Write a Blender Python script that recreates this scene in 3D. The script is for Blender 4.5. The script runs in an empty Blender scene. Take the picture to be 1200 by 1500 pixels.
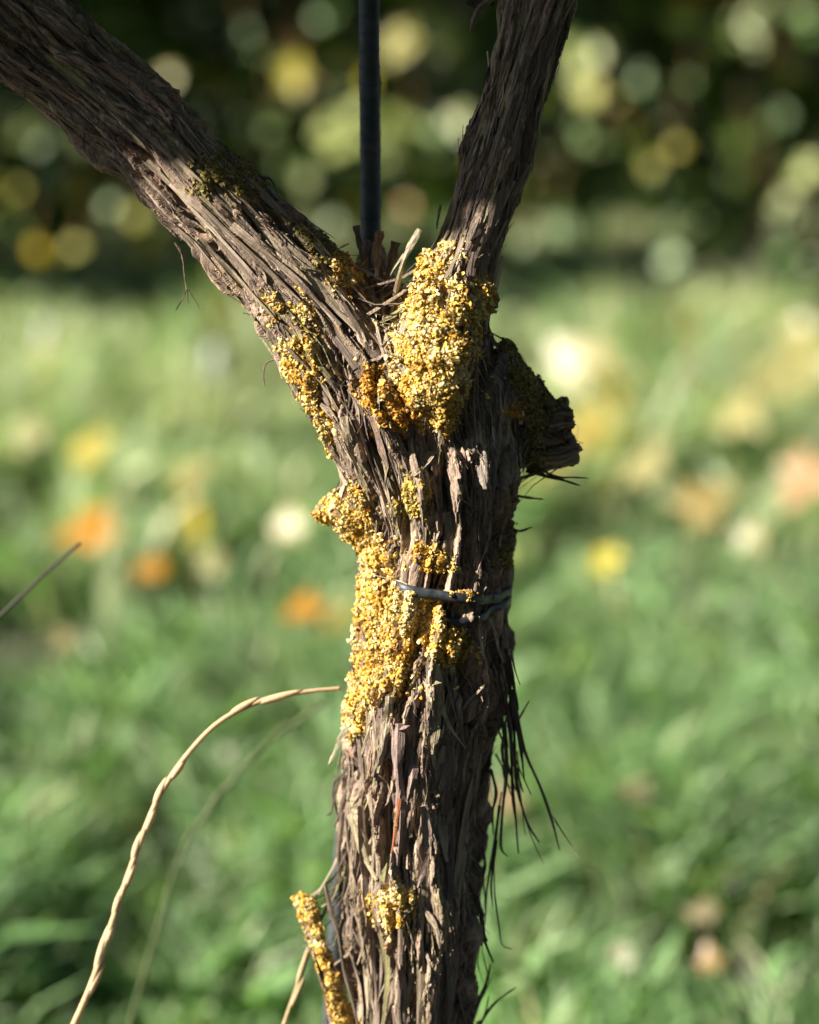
import bpy, math, random
import numpy as np
from mathutils import Vector, Matrix
from mathutils.bvhtree import BVHTree

random.seed(7)
rng = np.random.default_rng(7)
sc = bpy.context.scene
col = sc.collection

# ------------------------------------------------------------------ camera
CAM_Z, PITCH, FPX = 0.85, math.radians(-15.0), 3000.0
cam_d = bpy.data.cameras.new('camera')
cam_d.sensor_fit = 'HORIZONTAL'
cam_d.sensor_width = 24.0
cam_d.lens = 60.0
cam_d.clip_start = 0.02
cam_d.clip_end = 400.0
cam_d.dof.use_dof = True
cam_d.dof.focus_distance = 0.872
cam_d.dof.aperture_fstop = 2.8
cam_d.dof.aperture_blades = 0
cam = bpy.data.objects.new('camera', cam_d)
col.objects.link(cam)
cam.location = (0, 0, CAM_Z)
cam.rotation_euler = (math.pi / 2 + PITCH, 0, 0)
sc.camera = cam

# ------------------------------------------------------------------ light
SUN_EL = math.radians(32)
SUN_AZ = math.radians(72)          # from the camera's side towards the left
TO_SUN = Vector((-math.sin(SUN_AZ) * math.cos(SUN_EL), -math.cos(SUN_AZ) * math.cos(SUN_EL), math.sin(SUN_EL)))
world = bpy.data.worlds.new('World')
sc.world = world
world.use_nodes = True
wn = world.node_tree
bg = wn.nodes['Background']
sky = wn.nodes.new('ShaderNodeTexSky')
sky.sky_type = 'NISHITA'
sky.sun_disc = False
sky.air_density = 0.6
sky.dust_density = 0.4
sky.sun_elevation = SUN_EL
sky.sun_rotation = math.atan2(TO_SUN.x, TO_SUN.y)
wn.links.new(sky.outputs[0], bg.inputs[0])
bg.inputs[1].default_value = 0.05
sun_d = bpy.data.lights.new('sun', 'SUN')
sun_d.energy = 5.0
sun_d.angle = math.radians(0.5)
sun_d.color = (1.0, 0.92, 0.78)
sun = bpy.data.objects.new('sun', sun_d)
col.objects.link(sun)
sun.location = TO_SUN * 20
sun.rotation_euler = TO_SUN.to_track_quat('Z', 'Y').to_euler()
sc.view_settings.view_transform = 'Standard'
sc.view_settings.look = 'None'
sc.view_settings.exposure = 1.6
sc.view_settings.gamma = 1.0
sc.view_settings.use_curve_mapping = False
sc.cycles.use_denoising = True
sc.cycles.max_bounces = 5
sc.cycles.transparent_max_bounces = 8
sc.cycles.sample_clamp_indirect = 6.0

# ------------------------------------------------------------------ helpers
CP, SP = math.cos(PITCH), math.sin(PITCH)
FWD = Vector((0, CP, SP)); UP = Vector((0, -SP, CP)); RIGHT = Vector((1, 0, 0))
CAM = Vector((0, 0, CAM_Z))
LEAN, Y0, Z0 = 0.13, 0.87, 0.617


def ray(px, py):
    return FWD + RIGHT * ((px - 600) / FPX) + UP * ((750 - py) / FPX)


def at(px, py, off=0.0):
    """point of the vine's own slightly leaning plane (off metres behind it)"""
    d = ray(px, py)
    t = (Y0 + off + LEAN * (CAM_Z - Z0)) / (d.y - LEAN * d.z)
    return CAM + d * t, t


def atY(px, py, Y):
    d = ray(px, py)
    return CAM + d * (Y / d.y)


def ground_at(px, py, z=0.0):
    d = ray(px, py)
    return CAM + d * ((z - CAM_Z) / d.z)


def tag(o, label=None, cat=None, group=None, kind=None):
    if label: o['label'] = label
    if cat: o['category'] = cat
    if group: o['group'] = group
    if kind: o['kind'] = kind
    return o


def empty(name, loc=(0, 0, 0)):
    o = bpy.data.objects.new(name, None)
    o.empty_display_size = 0.05
    col.objects.link(o)
    o.location = loc
    return o


def mesh_obj(name, V, F, mat, parent=None, smooth=True, colors=None, link=True, grain=None):
    me = bpy.data.meshes.new(name)
    V = np.asarray(V, dtype=np.float32).reshape(-1, 3)
    if isinstance(F, np.ndarray):
        k = F.shape[1]
        me.vertices.add(len(V)); me.vertices.foreach_set('co', V.ravel())
        me.loops.add(F.size); me.loops.foreach_set('vertex_index', F.astype(np.int32).ravel())
        me.polygons.add(len(F))
        me.polygons.foreach_set('loop_start', np.arange(0, F.size, k, dtype=np.int32))
        me.update(calc_edges=True)
    else:
        me.from_pydata([tuple(v) for v in V.tolist()], [], F)
    me.polygons.foreach_set('use_smooth', np.full(len(me.polygons), smooth))
    if colors is not None:
        a = me.color_attributes.new('tint', 'FLOAT_COLOR', 'POINT')
        c = np.ones((len(V), 4), dtype=np.float32); c[:, :3] = colors
        a.data.foreach_set('color', c.ravel())
    if grain is not None:
        a = me.attributes.new('grain', 'FLOAT_VECTOR', 'POINT')
        a.data.foreach_set('vector', np.asarray(grain, dtype=np.float32).ravel())
    me.validate()
    if mat: me.materials.append(mat)
    o = bpy.data.objects.new(name, me)
    if link: col.objects.link(o)
    if parent is not None:
        o.parent = parent
    return o


# parented parts keep world coordinates: every root Empty used this way sits at its base, so
# children are written in world space and shifted by the inverse of the root's location
def keep(o):
    p = o.parent
    M = Matrix.Identity(4)
    while p is not None:
        M = Matrix.Translation(-p.location) @ M
        p = p.parent
    o.location = M.to_translation()
    return o


# ------------------------------------------------------------------ noise (numpy)
_perm = rng.permutation(256); PERM = np.concatenate([_perm, _perm, _perm])
GR = rng.normal(size=(256, 3)); GR /= np.linalg.norm(GR, axis=1)[:, None]


def perlin(P):
    Pi = np.floor(P).astype(np.int64); f = P - Pi; Pi &= 255
    u = f * f * f * (f * (f * 6 - 15) + 10)
    out = 0
    for dx in (0, 1):
        wx = u[:, 0] if dx else 1 - u[:, 0]
        hx = PERM[(Pi[:, 0] + dx) & 255]
        for dy in (0, 1):
            wy = u[:, 1] if dy else 1 - u[:, 1]
            hy = PERM[hx + ((Pi[:, 1] + dy) & 255)]
            for dz in (0, 1):
                wz = u[:, 2] if dz else 1 - u[:, 2]
                g = GR[PERM[hy + ((Pi[:, 2] + dz) & 255)]]
                d = (f[:, 0] - dx) * g[:, 0] + (f[:, 1] - dy) * g[:, 1] + (f[:, 2] - dz) * g[:, 2]
                out = out + wx * wy * wz * d
    return out * 1.6


JIT = rng.random((256, 3)); RND = rng.random(256)


def worley(P):
    Pi = np.floor(P).astype(np.int64); f = P - Pi
    n = len(P)
    F1 = np.full(n, 9.0); F2 = np.full(n, 9.0); ID = np.zeros(n, dtype=np.int64)
    for dx in (-1, 0, 1):
        hx = PERM[(Pi[:, 0] + dx) & 255]
        for dy in (-1, 0, 1):
            hy = PERM[hx + ((Pi[:, 1] + dy) & 255)]
            for dz in (-1, 0, 1):
                h = PERM[hy + ((Pi[:, 2] + dz) & 255)]
                j = JIT[h]
                d = (dx + j[:, 0] - f[:, 0]) ** 2 + (dy + j[:, 1] - f[:, 1]) ** 2 + (dz + j[:, 2] - f[:, 2]) ** 2
                c = d < F1
                F2 = np.where(c, F1, np.minimum(F2, d))
                ID = np.where(c, h, ID)
                F1 = np.where(c, d, F1)
    return np.sqrt(F1), np.sqrt(F2), ID


def sstep(a, b, x):
    t = np.clip((x - a) / (b - a), 0, 1)
    return t * t * (3 - 2 * t)


# ------------------------------------------------------------------ materials
def new_mat(name):
    m = bpy.data.materials.new(name)
    m.use_nodes = True
    nt = m.node_tree
    return m, nt, nt.nodes['Principled BSDF']


def node(nt, kind, **kw):
    n = nt.nodes.new(kind)
    for k, v in kw.items():
        if k.startswith('i_'):
            n.inputs[k[2:].replace('_', ' ')].default_value = v
        else:
            setattr(n, k, v)
    return n


def tint_mat(name, rough=0.85, spec=0.3, bump=0.0, bscale=400, noise_amt=0.25, nscale=120, stretch=None, translucent=0.0, trans_tint=(1, 1, 1)):
    """principled material whose colour comes from the mesh's own tint, broken up by procedural noise"""
    m, nt, b = new_mat(name)
    at_ = node(nt, 'ShaderNodeAttribute', attribute_name='tint')
    co = node(nt, 'ShaderNodeTexCoord')
    nz = node(nt, 'ShaderNodeTexNoise', i_Scale=nscale, i_Detail=6.0, i_Roughness=0.65)
    src = co.outputs['Object']
    nt.links.new(src, nz.inputs['Vector'])
    mr = node(nt, 'ShaderNodeMapRange')
    mr.inputs[1].default_value = 0.3; mr.inputs[2].default_value = 0.7
    mr.inputs[3].default_value = 1 - noise_amt; mr.inputs[4].default_value = 1 + noise_amt
    nt.links.new(nz.outputs[0], mr.inputs[0])
    mx = node(nt, 'ShaderNodeVectorMath', operation='SCALE')
    nt.links.new(at_.outputs['Color'], mx.inputs[0]); nt.links.new(mr.outputs[0], mx.inputs['Scale'])
    nt.links.new(mx.outputs[0], b.inputs['Base Color'])
    b.inputs['Roughness'].default_value = rough
    b.inputs['Specular IOR Level'].default_value = spec
    if bump > 0:
        n2 = node(nt, 'ShaderNodeTexNoise', i_Scale=bscale, i_Detail=5.0, i_Roughness=0.7)
        nt.links.new(src, n2.inputs['Vector'])
        bp = node(nt, 'ShaderNodeBump', i_Strength=bump, i_Distance=0.001)
        nt.links.new(n2.outputs[0], bp.inputs['Height'])
        nt.links.new(bp.outputs[0], b.inputs['Normal'])
    if translucent > 0:
        tr = node(nt, 'ShaderNodeBsdfTranslucent')
        tm = node(nt, 'ShaderNodeVectorMath', operation='MULTIPLY')
        tm.inputs[1].default_value = trans_tint
        nt.links.new(mx.outputs[0], tm.inputs[0]); nt.links.new(tm.outputs[0], tr.inputs[0])
        ms = node(nt, 'ShaderNodeMixShader'); ms.inputs[0].default_value = translucent
        nt.links.new(b.outputs[0], ms.inputs[1]); nt.links.new(tr.outputs[0], ms.inputs[2])
        nt.links.new(ms.outputs[0], nt.nodes['Material Output'].inputs[0])
    return m




def bark_mat():
    """bark: strand colours from the mesh, with fine grain running along each limb"""
    m, nt, b = new_mat('bark')
    at_ = node(nt, 'ShaderNodeAttribute', attribute_name='tint')
    gr = node(nt, 'ShaderNodeAttribute', attribute_name='grain')
    mp = node(nt, 'ShaderNodeMapping'); mp.inputs['Scale'].default_value = (1, 1, .07)
    nt.links.new(gr.outputs['Vector'], mp.inputs['Vector'])
    n1 = node(nt, 'ShaderNodeTexNoise', i_Scale=1500.0, i_Detail=4.0, i_Roughness=0.65)
    n2 = node(nt, 'ShaderNodeTexNoise', i_Scale=480.0, i_Detail=5.0, i_Roughness=0.6)
    co = node(nt, 'ShaderNodeTexCoord')
    n3 = node(nt, 'ShaderNodeTexNoise', i_Scale=900.0, i_Detail=4.0, i_Roughness=0.7)
    nt.links.new(mp.outputs[0], n1.inputs['Vector']); nt.links.new(mp.outputs[0], n2.inputs['Vector']); nt.links.new(co.outputs['Object'], n3.inputs['Vector'])
    mr = node(nt, 'ShaderNodeMapRange'); mr.inputs[1].default_value = .32; mr.inputs[2].default_value = .68; mr.inputs[3].default_value = .55; mr.inputs[4].default_value = 1.5
    m2 = node(nt, 'ShaderNodeMapRange'); m2.inputs[1].default_value = .3; m2.inputs[2].default_value = .7; m2.inputs[3].default_value = .7; m2.inputs[4].default_value = 1.3
    nt.links.new(n1.outputs[0], mr.inputs[0]); nt.links.new(n2.outputs[0], m2.inputs[0])
    k = node(nt, 'ShaderNodeMath', operation='MULTIPLY'); nt.links.new(mr.outputs[0], k.inputs[0]); nt.links.new(m2.outputs[0], k.inputs[1])
    mx = node(nt, 'ShaderNodeVectorMath', operation='SCALE'); nt.links.new(at_.outputs['Color'], mx.inputs[0]); nt.links.new(k.outputs[0], mx.inputs['Scale'])
    nt.links.new(mx.outputs[0], b.inputs['Base Color'])
    b.inputs['Roughness'].default_value = .88; b.inputs['Specular IOR Level'].default_value = .2
    h = node(nt, 'ShaderNodeMath', operation='MULTIPLY_ADD'); nt.links.new(n1.outputs[0], h.inputs[0]); h.inputs[1].default_value = .6; nt.links.new(n2.outputs[0], h.inputs[2])
    h2 = node(nt, 'ShaderNodeMath', operation='MULTIPLY_ADD'); nt.links.new(n3.outputs[0], h2.inputs[0]); h2.inputs[1].default_value = .35; nt.links.new(h.outputs[0], h2.inputs[2])
    bp = node(nt, 'ShaderNodeBump', i_Strength=.85, i_Distance=.0016)
    nt.links.new(h2.outputs[0], bp.inputs['Height']); nt.links.new(bp.outputs[0], b.inputs['Normal'])
    return m


M_bark = bark_mat()
M_lichen = tint_mat('lichen', rough=1.0, spec=0.04, bump=0.4, bscale=1500, noise_amt=0.25, nscale=700, translucent=0.06)
M_grass = tint_mat('grass_blade', rough=0.48, spec=0.5, noise_amt=0.2, nscale=40, translucent=0.42, trans_tint=(1.3, 1.35, 0.7))
M_leaf = tint_mat('vine_leaf', rough=0.38, spec=0.5, noise_amt=0.3, nscale=35, translucent=0.40, trans_tint=(1.4, 1.4, 0.5))
M_dry = tint_mat('dry_straw', rough=0.6, spec=0.3, noise_amt=0.2, nscale=500, bump=0.2, bscale=1200, translucent=0.2)


def soil_mat():
    m, nt, b = new_mat('grassy_soil')
    co = node(nt, 'ShaderNodeTexCoord')
    n1 = node(nt, 'ShaderNodeTexNoise', i_Scale=3.0, i_Detail=8.0)
    n2 = node(nt, 'ShaderNodeTexNoise', i_Scale=60.0, i_Detail=6.0)
    nt.links.new(co.outputs['Object'], n1.inputs['Vector']); nt.links.new(co.outputs['Object'], n2.inputs['Vector'])
    r = node(nt, 'ShaderNodeValToRGB')
    r.color_ramp.elements[0].position = 0.35; r.color_ramp.elements[0].color = (0.022, 0.028, 0.010, 1)
    r.color_ramp.elements[1].position = 0.7; r.color_ramp.elements[1].color = (0.045, 0.06, 0.02, 1)
    e = r.color_ramp.elements.new(0.5); e.color = (0.035, 0.03, 0.018, 1)
    ad = node(nt, 'ShaderNodeMath', operation='ADD'); ad.inputs[1].default_value = 0.0
    mm = node(nt, 'ShaderNodeMath', operation='MULTIPLY'); mm.inputs[1].default_value = 0.5
    nt.links.new(n1.outputs[0], ad.inputs[0]); nt.links.new(n2.outputs[0], ad.inputs[1]); nt.links.new(ad.outputs[0], mm.inputs[0])
    nt.links.new(mm.outputs[0], r.inputs[0]); nt.links.new(r.outputs[0], b.inputs['Base Color'])
    b.inputs['Roughness'].default_value = 0.95
    bp = node(nt, 'ShaderNodeBump', i_Strength=0.8, i_Distance=0.03)
    nt.links.new(n2.outputs[0], bp.inputs['Height']); nt.links.new(bp.outputs[0], b.inputs['Normal'])
    return m


def steel_mat():
    m, nt, b = new_mat('weathered_steel')
    co = node(nt, 'ShaderNodeTexCoord')
    n1 = node(nt, 'ShaderNodeTexNoise', i_Scale=160.0, i_Detail=6.0)
    nt.links.new(co.outputs['Object'], n1.inputs['Vector'])
    r = node(nt, 'ShaderNodeValToRGB')
    r.color_ramp.elements[0].position = 0.35; r.color_ramp.elements[0].color = (0.028, 0.036, 0.040, 1)
    r.color_ramp.elements[1].position = 0.72; r.color_ramp.elements[1].color = (0.07, 0.078, 0.082, 1)
    nt.links.new(n1.outputs[0], r.inputs[0]); nt.links.new(r.outputs[0], b.inputs['Base Color'])
    b.inputs['Roughness'].default_value = 0.6; b.inputs['Metallic'].default_value = 0.2
    bp = node(nt, 'ShaderNodeBump', i_Strength=0.4, i_Distance=0.0006)
    nt.links.new(n1.outputs[0], bp.inputs['Height']); nt.links.new(bp.outputs[0], b.inputs['Normal'])
    return m


def tie_mat():
    m, nt, b = new_mat('black_rubber')
    co = node(nt, 'ShaderNodeTexCoord')
    n1 = node(nt, 'ShaderNodeTexNoise', i_Scale=260.0, i_Detail=7.0)
    nt.links.new(co.outputs['Object'], n1.inputs['Vector'])
    r = node(nt, 'ShaderNodeValToRGB')
    r.color_ramp.elements[0].position = 0.4; r.color_ramp.elements[0].color = (0.014, 0.017, 0.022, 1)
    r.color_ramp.elements[1].position = 0.75; r.color_ramp.elements[1].color = (0.06, 0.068, 0.082, 1)
    nt.links.new(n1.outputs[0], r.inputs[0]); nt.links.new(r.outputs[0], b.inputs['Base Color'])
    b.inputs['Roughness'].default_value = 0.5
    bp = node(nt, 'ShaderNodeBump', i_Strength=0.3, i_Distance=0.0005)
    nt.links.new(n1.outputs[0], bp.inputs['Height']); nt.links.new(bp.outputs[0], b.inputs['Normal'])
    return m


def flat_mat(name, c, rough=0.6):
    m, nt, b = new_mat(name)
    co = node(nt, 'ShaderNodeTexCoord')
    n1 = node(nt, 'ShaderNodeTexNoise', i_Scale=90.0, i_Detail=5.0)
    nt.links.new(co.outputs['Object'], n1.inputs['Vector'])
    r = node(nt, 'ShaderNodeValToRGB')
    r.color_ramp.elements[0].position = 0.3; r.color_ramp.elements[0].color = (c[0] * .75, c[1] * .75, c[2] * .75, 1)
    r.color_ramp.elements[1].position = 0.7; r.color_ramp.elements[1].color = (*c, 1)
    nt.links.new(n1.outputs[0], r.inputs[0]); nt.links.new(r.outputs[0], b.inputs['Base Color'])
    b.inputs['Roughness'].default_value = rough
    return m


M_soil, M_steel, M_tie = soil_mat(), steel_mat(), tie_mat()

# ------------------------------------------------------------------ ground
gv, gf = [], []
xs = np.concatenate([[-150, -40, -15], np.linspace(-6, 6, 49), [15, 40, 150]])
ys = np.concatenate([[-120, -30, -8, -2], np.linspace(0, 12, 61), [16, 30, 60, 200]])
X, Y = np.meshgrid(xs, ys)
Zg = 0.018 * perlin(np.stack([X.ravel() * 1.3, Y.ravel() * 1.3, np.zeros(X.size)], 1)) - 0.012
nx, ny = len(xs), len(ys)
idx = np.arange(nx * ny).reshape(ny, nx)
gF = np.stack([idx[:-1, :-1].ravel(), idx[:-1, 1:].ravel(), idx[1:, 1:].ravel(), idx[1:, :-1].ravel()], 1)
ground = mesh_obj('ground', np.stack([X.ravel(), Y.ravel(), Zg], 1), gF, M_soil)
tag(ground, kind='structure')

# ------------------------------------------------------------------ the old vine: limbs
# (x, y, radius) in reference pixels, depth offset in metres (+ is behind)
LIMBS = {
    'trunk': [(603, 1640, 84, 0), (603, 1500, 87, 0), (605, 1388, 94, 0), (604, 1305, 103, 0), (608, 1210, 109, 0), (620, 1127, 108, 0),
              (627, 1043, 117, 0), (640, 973, 115, 0), (641, 873, 111, 0), (644, 819, 111, 0), (648, 765, 109, 0), (645, 715, 122, 0),
              (642, 650, 122, .003), (640, 590, 105, .006), (630, 545, 78, .01)],
    'branch': [(-70, -55, 76, .012), (55, 65, 77, .01), (192, 172, 77, .006), (288, 273, 78, .002), (363, 350, 80, 0), (437, 430, 84, 0), (508, 520, 90, -.002),
               (556, 600, 92, -.004), (585, 670, 90, -.004), (605, 760, 70, -.004)],
    'branch.b': [(812, -80, 58, .012), (789, 0, 55, .01), (769, 83, 47, .008), (747, 167, 45, .006), (731, 235, 53, .004), (712, 292, 52, .002), (698, 333, 51, 0), (686, 368, 51, 0),
                 (672, 410, 53, 0), (658, 460, 60, 0), (655, 530, 72, 0), (660, 610, 85, -.004), (665, 700, 80, -.004)],
    'stub': [(690, 550, 70, .004), (742, 602, 66, .008), (793, 636, 54, .01), (838, 634, 47, .012)],
    'fork_stub': [(565, 500, 62, .008), (553, 430, 40, .012), (548, 385, 26, .014), (546, 352, 16, .016)],
    'side_stub': [(575, 775, 55, 0), (520, 752, 36, 0), (490, 745, 24, -.002), (464, 752, 8, -.003)],
    'burl': [(655, 425, 34, -.009), (648, 470, 44, -.015), (642, 520, 46, -.021), (634, 572, 40, -.023), (646, 612, 24, -.023)],
    'spur': [(436, 1312, 9, -.004), (452, 1335, 15, -.004), (470, 1390, 14, -.004), (489, 1450, 16, -.004), (507, 1530, 20, -.002), (535, 1620, 30, 0)],
    'root_trunk': [(603, 1590, 84, 0), (602, 1750, 84, 0), (600, 2000, 86, 0), (602, 2300, 94, 0), (606, 2560, 112, 0), (608, 2760, 150, 0)],
    'upper_arm': [(55, 65, 72, .01), (-70, -55, 76, .012), (-230, -190, 72, .014), (-420, -380, 66, .0), (-560, -640, 60, -.01), (-620, -900, 48, -.02)],
    'upper_arm.b': [(789, 0, 50, .01), (812, -80, 58, .012), (840, -190, 60, .014), (900, -380, 52, .01), (930, -600, 42, 0)],
}


def catmull(P, n_per):
    P = np.asarray(P, dtype=float)
    Q = np.vstack([2 * P[0] - P[1], P, 2 * P[-1] - P[-2]])
    out = []
    for i in range(1, len(Q) - 2):
        p0, p1, p2, p3 = Q[i - 1], Q[i], Q[i + 1], Q[i + 2]
        for k in range(n_per):
            t = k / n_per
            out.append(0.5 * ((2 * p1) + (-p0 + p2) * t + (2 * p0 - 5 * p1 + 4 * p2 - p3) * t * t + (-p0 + 3 * p1 - 3 * p2 + p3) * t ** 3))
    out.append(P[-1])
    return np.array(out)


class Limb:
    def __init__(self, name, pts, seed):
        rows = []
        for (px, py, r, off) in pts:
            p, t = at(px, py, off)
            rows.append((p.x, p.y, p.z, r * t / FPX))
        R = catmull(rows, 8)
        self.name = name
        self.C = R[:, :3]; self.r = np.maximum(R[:, 3], 0.001)
        d = np.diff(self.C, axis=0)
        self.T = np.vstack([d, d[-1:]]); self.T /= np.linalg.norm(self.T, axis=1)[:, None]
        self.s = np.concatenate([[0], np.cumsum(np.linalg.norm(d, axis=1))])
        view = np.array(CAM) - self.C; view /= np.linalg.norm(view, axis=1)[:, None]
        self.N1 = np.cross(self.T, view); self.N1 /= np.linalg.norm(self.N1, axis=1)[:, None]
        self.N2 = np.cross(self.N1, self.T)          # towards the viewer
        self.Rm = float(np.median(self.r)); self.seed = seed

    def tube(self, n=40, squash=1.0):
        th = np.linspace(0, 2 * np.pi, n, endpoint=False)
        V = self.C[:, None, :] + self.r[:, None, None] * (np.cos(th)[None, :, None] * self.N1[:, None, :] + squash * np.sin(th)[None, :, None] * self.N2[:, None, :])
        m = len(self.C)
        V = V.reshape(-1, 3)
        F = []
        for i in range(m - 1):
            for j in range(n):
                k = (j + 1) % n
                F.append((i * n + j, i * n + k, (i + 1) * n + k, (i + 1) * n + j))
        F.append(tuple(range(n))[::-1]); F.append(tuple((m - 1) * n + j for j in range(n)))
        return V, F

    def local(self, P):
        """nearest arc length, angle and distance ratio for points P"""
        s = np.zeros(len(P)); th = np.zeros(len(P)); dr = np.zeros(len(P))
        for a in range(0, len(P), 60000):
            Q = P[a:a + 60000]
            D = np.full(len(Q), 1e9); ib = np.zeros(len(Q), dtype=int)
            for i in range(0, len(self.C), 2):
                d = ((Q - self.C[i]) ** 2).sum(1)
                c = d < D
                D[c] = d[c]; ib[c] = i
            v = Q - self.C[ib]
            ss = self.s[ib] + (v * self.T[ib]).sum(1)
            s[a:a + 60000] = ss
            th[a:a + 60000] = np.arctan2((v * self.N2[ib]).sum(1), (v * self.N1[ib]).sum(1))
            dr[a:a + 60000] = np.sqrt(D) / self.r[ib]
        return s, th, dr

    def pos(self, s):
        out = [np.interp(s, self.s, self.C[:, k]) for k in range(3)]
        i = int(np.clip(np.searchsorted(self.s, s), 1, len(self.s) - 1))
        return np.array(out), i, float(np.interp(s, self.s, self.r))


limbs = {k: Limb(k, v, i * 17.3) for i, (k, v) in enumerate(LIMBS.items())}


def project(P):
    v = P - np.array(CAM)
    z = v @ np.array(FWD)
    return 600 + FPX * (v @ np.array(RIGHT)) / z, 750 - FPX * (v @ np.array(UP)) / z


def in_poly(px, py, poly):
    c = np.zeros(len(px), dtype=bool)
    n = len(poly)
    for i in range(n):
        x0, y0 = poly[i]; x1, y1 = poly[(i + 1) % n]
        if y0 == y1: continue
        t = ((y0 > py) != (y1 > py)) & (px < (x1 - x0) * (py - y0) / (y1 - y0) + x0)
        c ^= t
    return c


# where lichen grows: outline, thickness in mm, colouring
LICHEN = [
    ('burl', [(583, 440), (600, 405), (622, 366), (640, 372), (655, 408), (690, 416), (716, 414), (720, 448), (698, 475), (700, 530), (688, 570), (668, 600), (660, 634), (642, 632), (625, 600), (606, 592), (592, 560), (577, 520), (572, 470)], 6.5, 'gold'),
    ('burl_foot', [(524, 545), (558, 533), (590, 542), (620, 580), (640, 604), (628, 622), (606, 612), (590, 634), (562, 626), (536, 588)], 3.6, 'orange'),
    ('fringe', [(414, 500), (452, 494), (466, 530), (463, 572), (480, 612), (492, 668), (482, 684), (458, 600), (440, 572), (416, 548)], 3.0, 'gold'),
    ('fork', [(483, 388), (505, 376), (530, 380), (532, 404), (510, 420), (490, 408)], 2.5, 'orange'),
    ('arm_spot', [(388, 430), (404, 432), (416, 452), (402, 460)], 1.2, 'gold'),
    ('arm_spot', [(428, 448), (446, 446), (462, 462), (444, 468)], 1.2, 'gold'),
    ('arm_spot', [(436, 422), (448, 420), (450, 432), (438, 434)], 1.0, 'gold'),
    ('nub', [(450, 748), (480, 750), (488, 716), (512, 712), (534, 722), (536, 756), (556, 796), (566, 830), (536, 832), (516, 800), (484, 784)], 3.0, 'gold'),
    ('front', [(578, 702), (600, 702), (626, 722), (628, 756), (606, 758), (588, 734)], 2.0, 'dull'),
    ('tie', [(528, 842), (560, 832), (592, 858), (640, 866), (692, 862), (690, 884), (654, 896), (668, 922), (682, 944), (676, 972), (652, 980), (632, 958), (612, 940), (600, 964), (588, 1008), (552, 1020), (532, 1044), (520, 1080), (503, 1072), (512, 1010), (522, 950), (520, 890)], 4.2, 'gold'),
    ('above_tie', [(606, 800), (636, 798), (662, 826), (656, 846), (620, 838)], 2.0, 'gold'),
    ('low', [(540, 1312), (566, 1303), (606, 1308), (602, 1342), (582, 1366), (552, 1348)], 2.2, 'gold'),
    ('branch_base', [(640, 350), (668, 352), (660, 392), (640, 396)], 1.4, 'gold'),
    ('branch_spot', [(694, 404), (720, 404), (722, 430), (704, 436)], 1.6, 'orange'),
    ('slab_spot', [(738, 600), (758, 598), (764, 610), (744, 612)], 1.5, 'orange'),
    ('shoulder', [(716, 486), (736, 490), (770, 530), (806, 574), (842, 582), (800, 606), (790, 650), (800, 690), (786, 722), (764, 780), (752, 786), (770, 700), (776, 640), (752, 560)], 3.0, 'moss'),
    ('right_edge', [(738, 800), (764, 804), (764, 850), (742, 852)], 2.0, 'moss'),
    ('arm_moss', [(282, 238), (338, 212), (362, 220), (398, 268), (372, 292), (326, 276), (292, 286)], 2.6, 'moss'),
    ('crotch_moss', [(430, 322), (466, 338), (500, 366), (522, 366), (520, 384), (484, 386), (462, 392), (452, 360)], 2.4, 'moss'),
    ('arm_under', [(300, 404), (318, 420), (352, 462), (348, 470), (316, 440)], 1.6, 'moss'),
    ('spur', [(422, 1304), (446, 1294), (466, 1318), (476, 1380), (498, 1440), (520, 1500), (492, 1520), (482, 1452), (462, 1392), (446, 1344)], 2.0, 'gold'),
]
PAL = dict(gold=[(.42, .22, .03), (.56, .35, .05), (.63, .44, .11), (.68, .52, .21), (.62, .51, .29)],
           orange=[(.48, .22, .02), (.54, .28, .04), (.54, .37, .10), (.58, .45, .2)],
           dull=[(.42, .30, .06), (.50, .36, .08), (.36, .27, .07)],
           moss=[(.16, .13, .035), (.26, .20, .05), (.11, .095, .038), (.34, .25, .06)])


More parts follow.
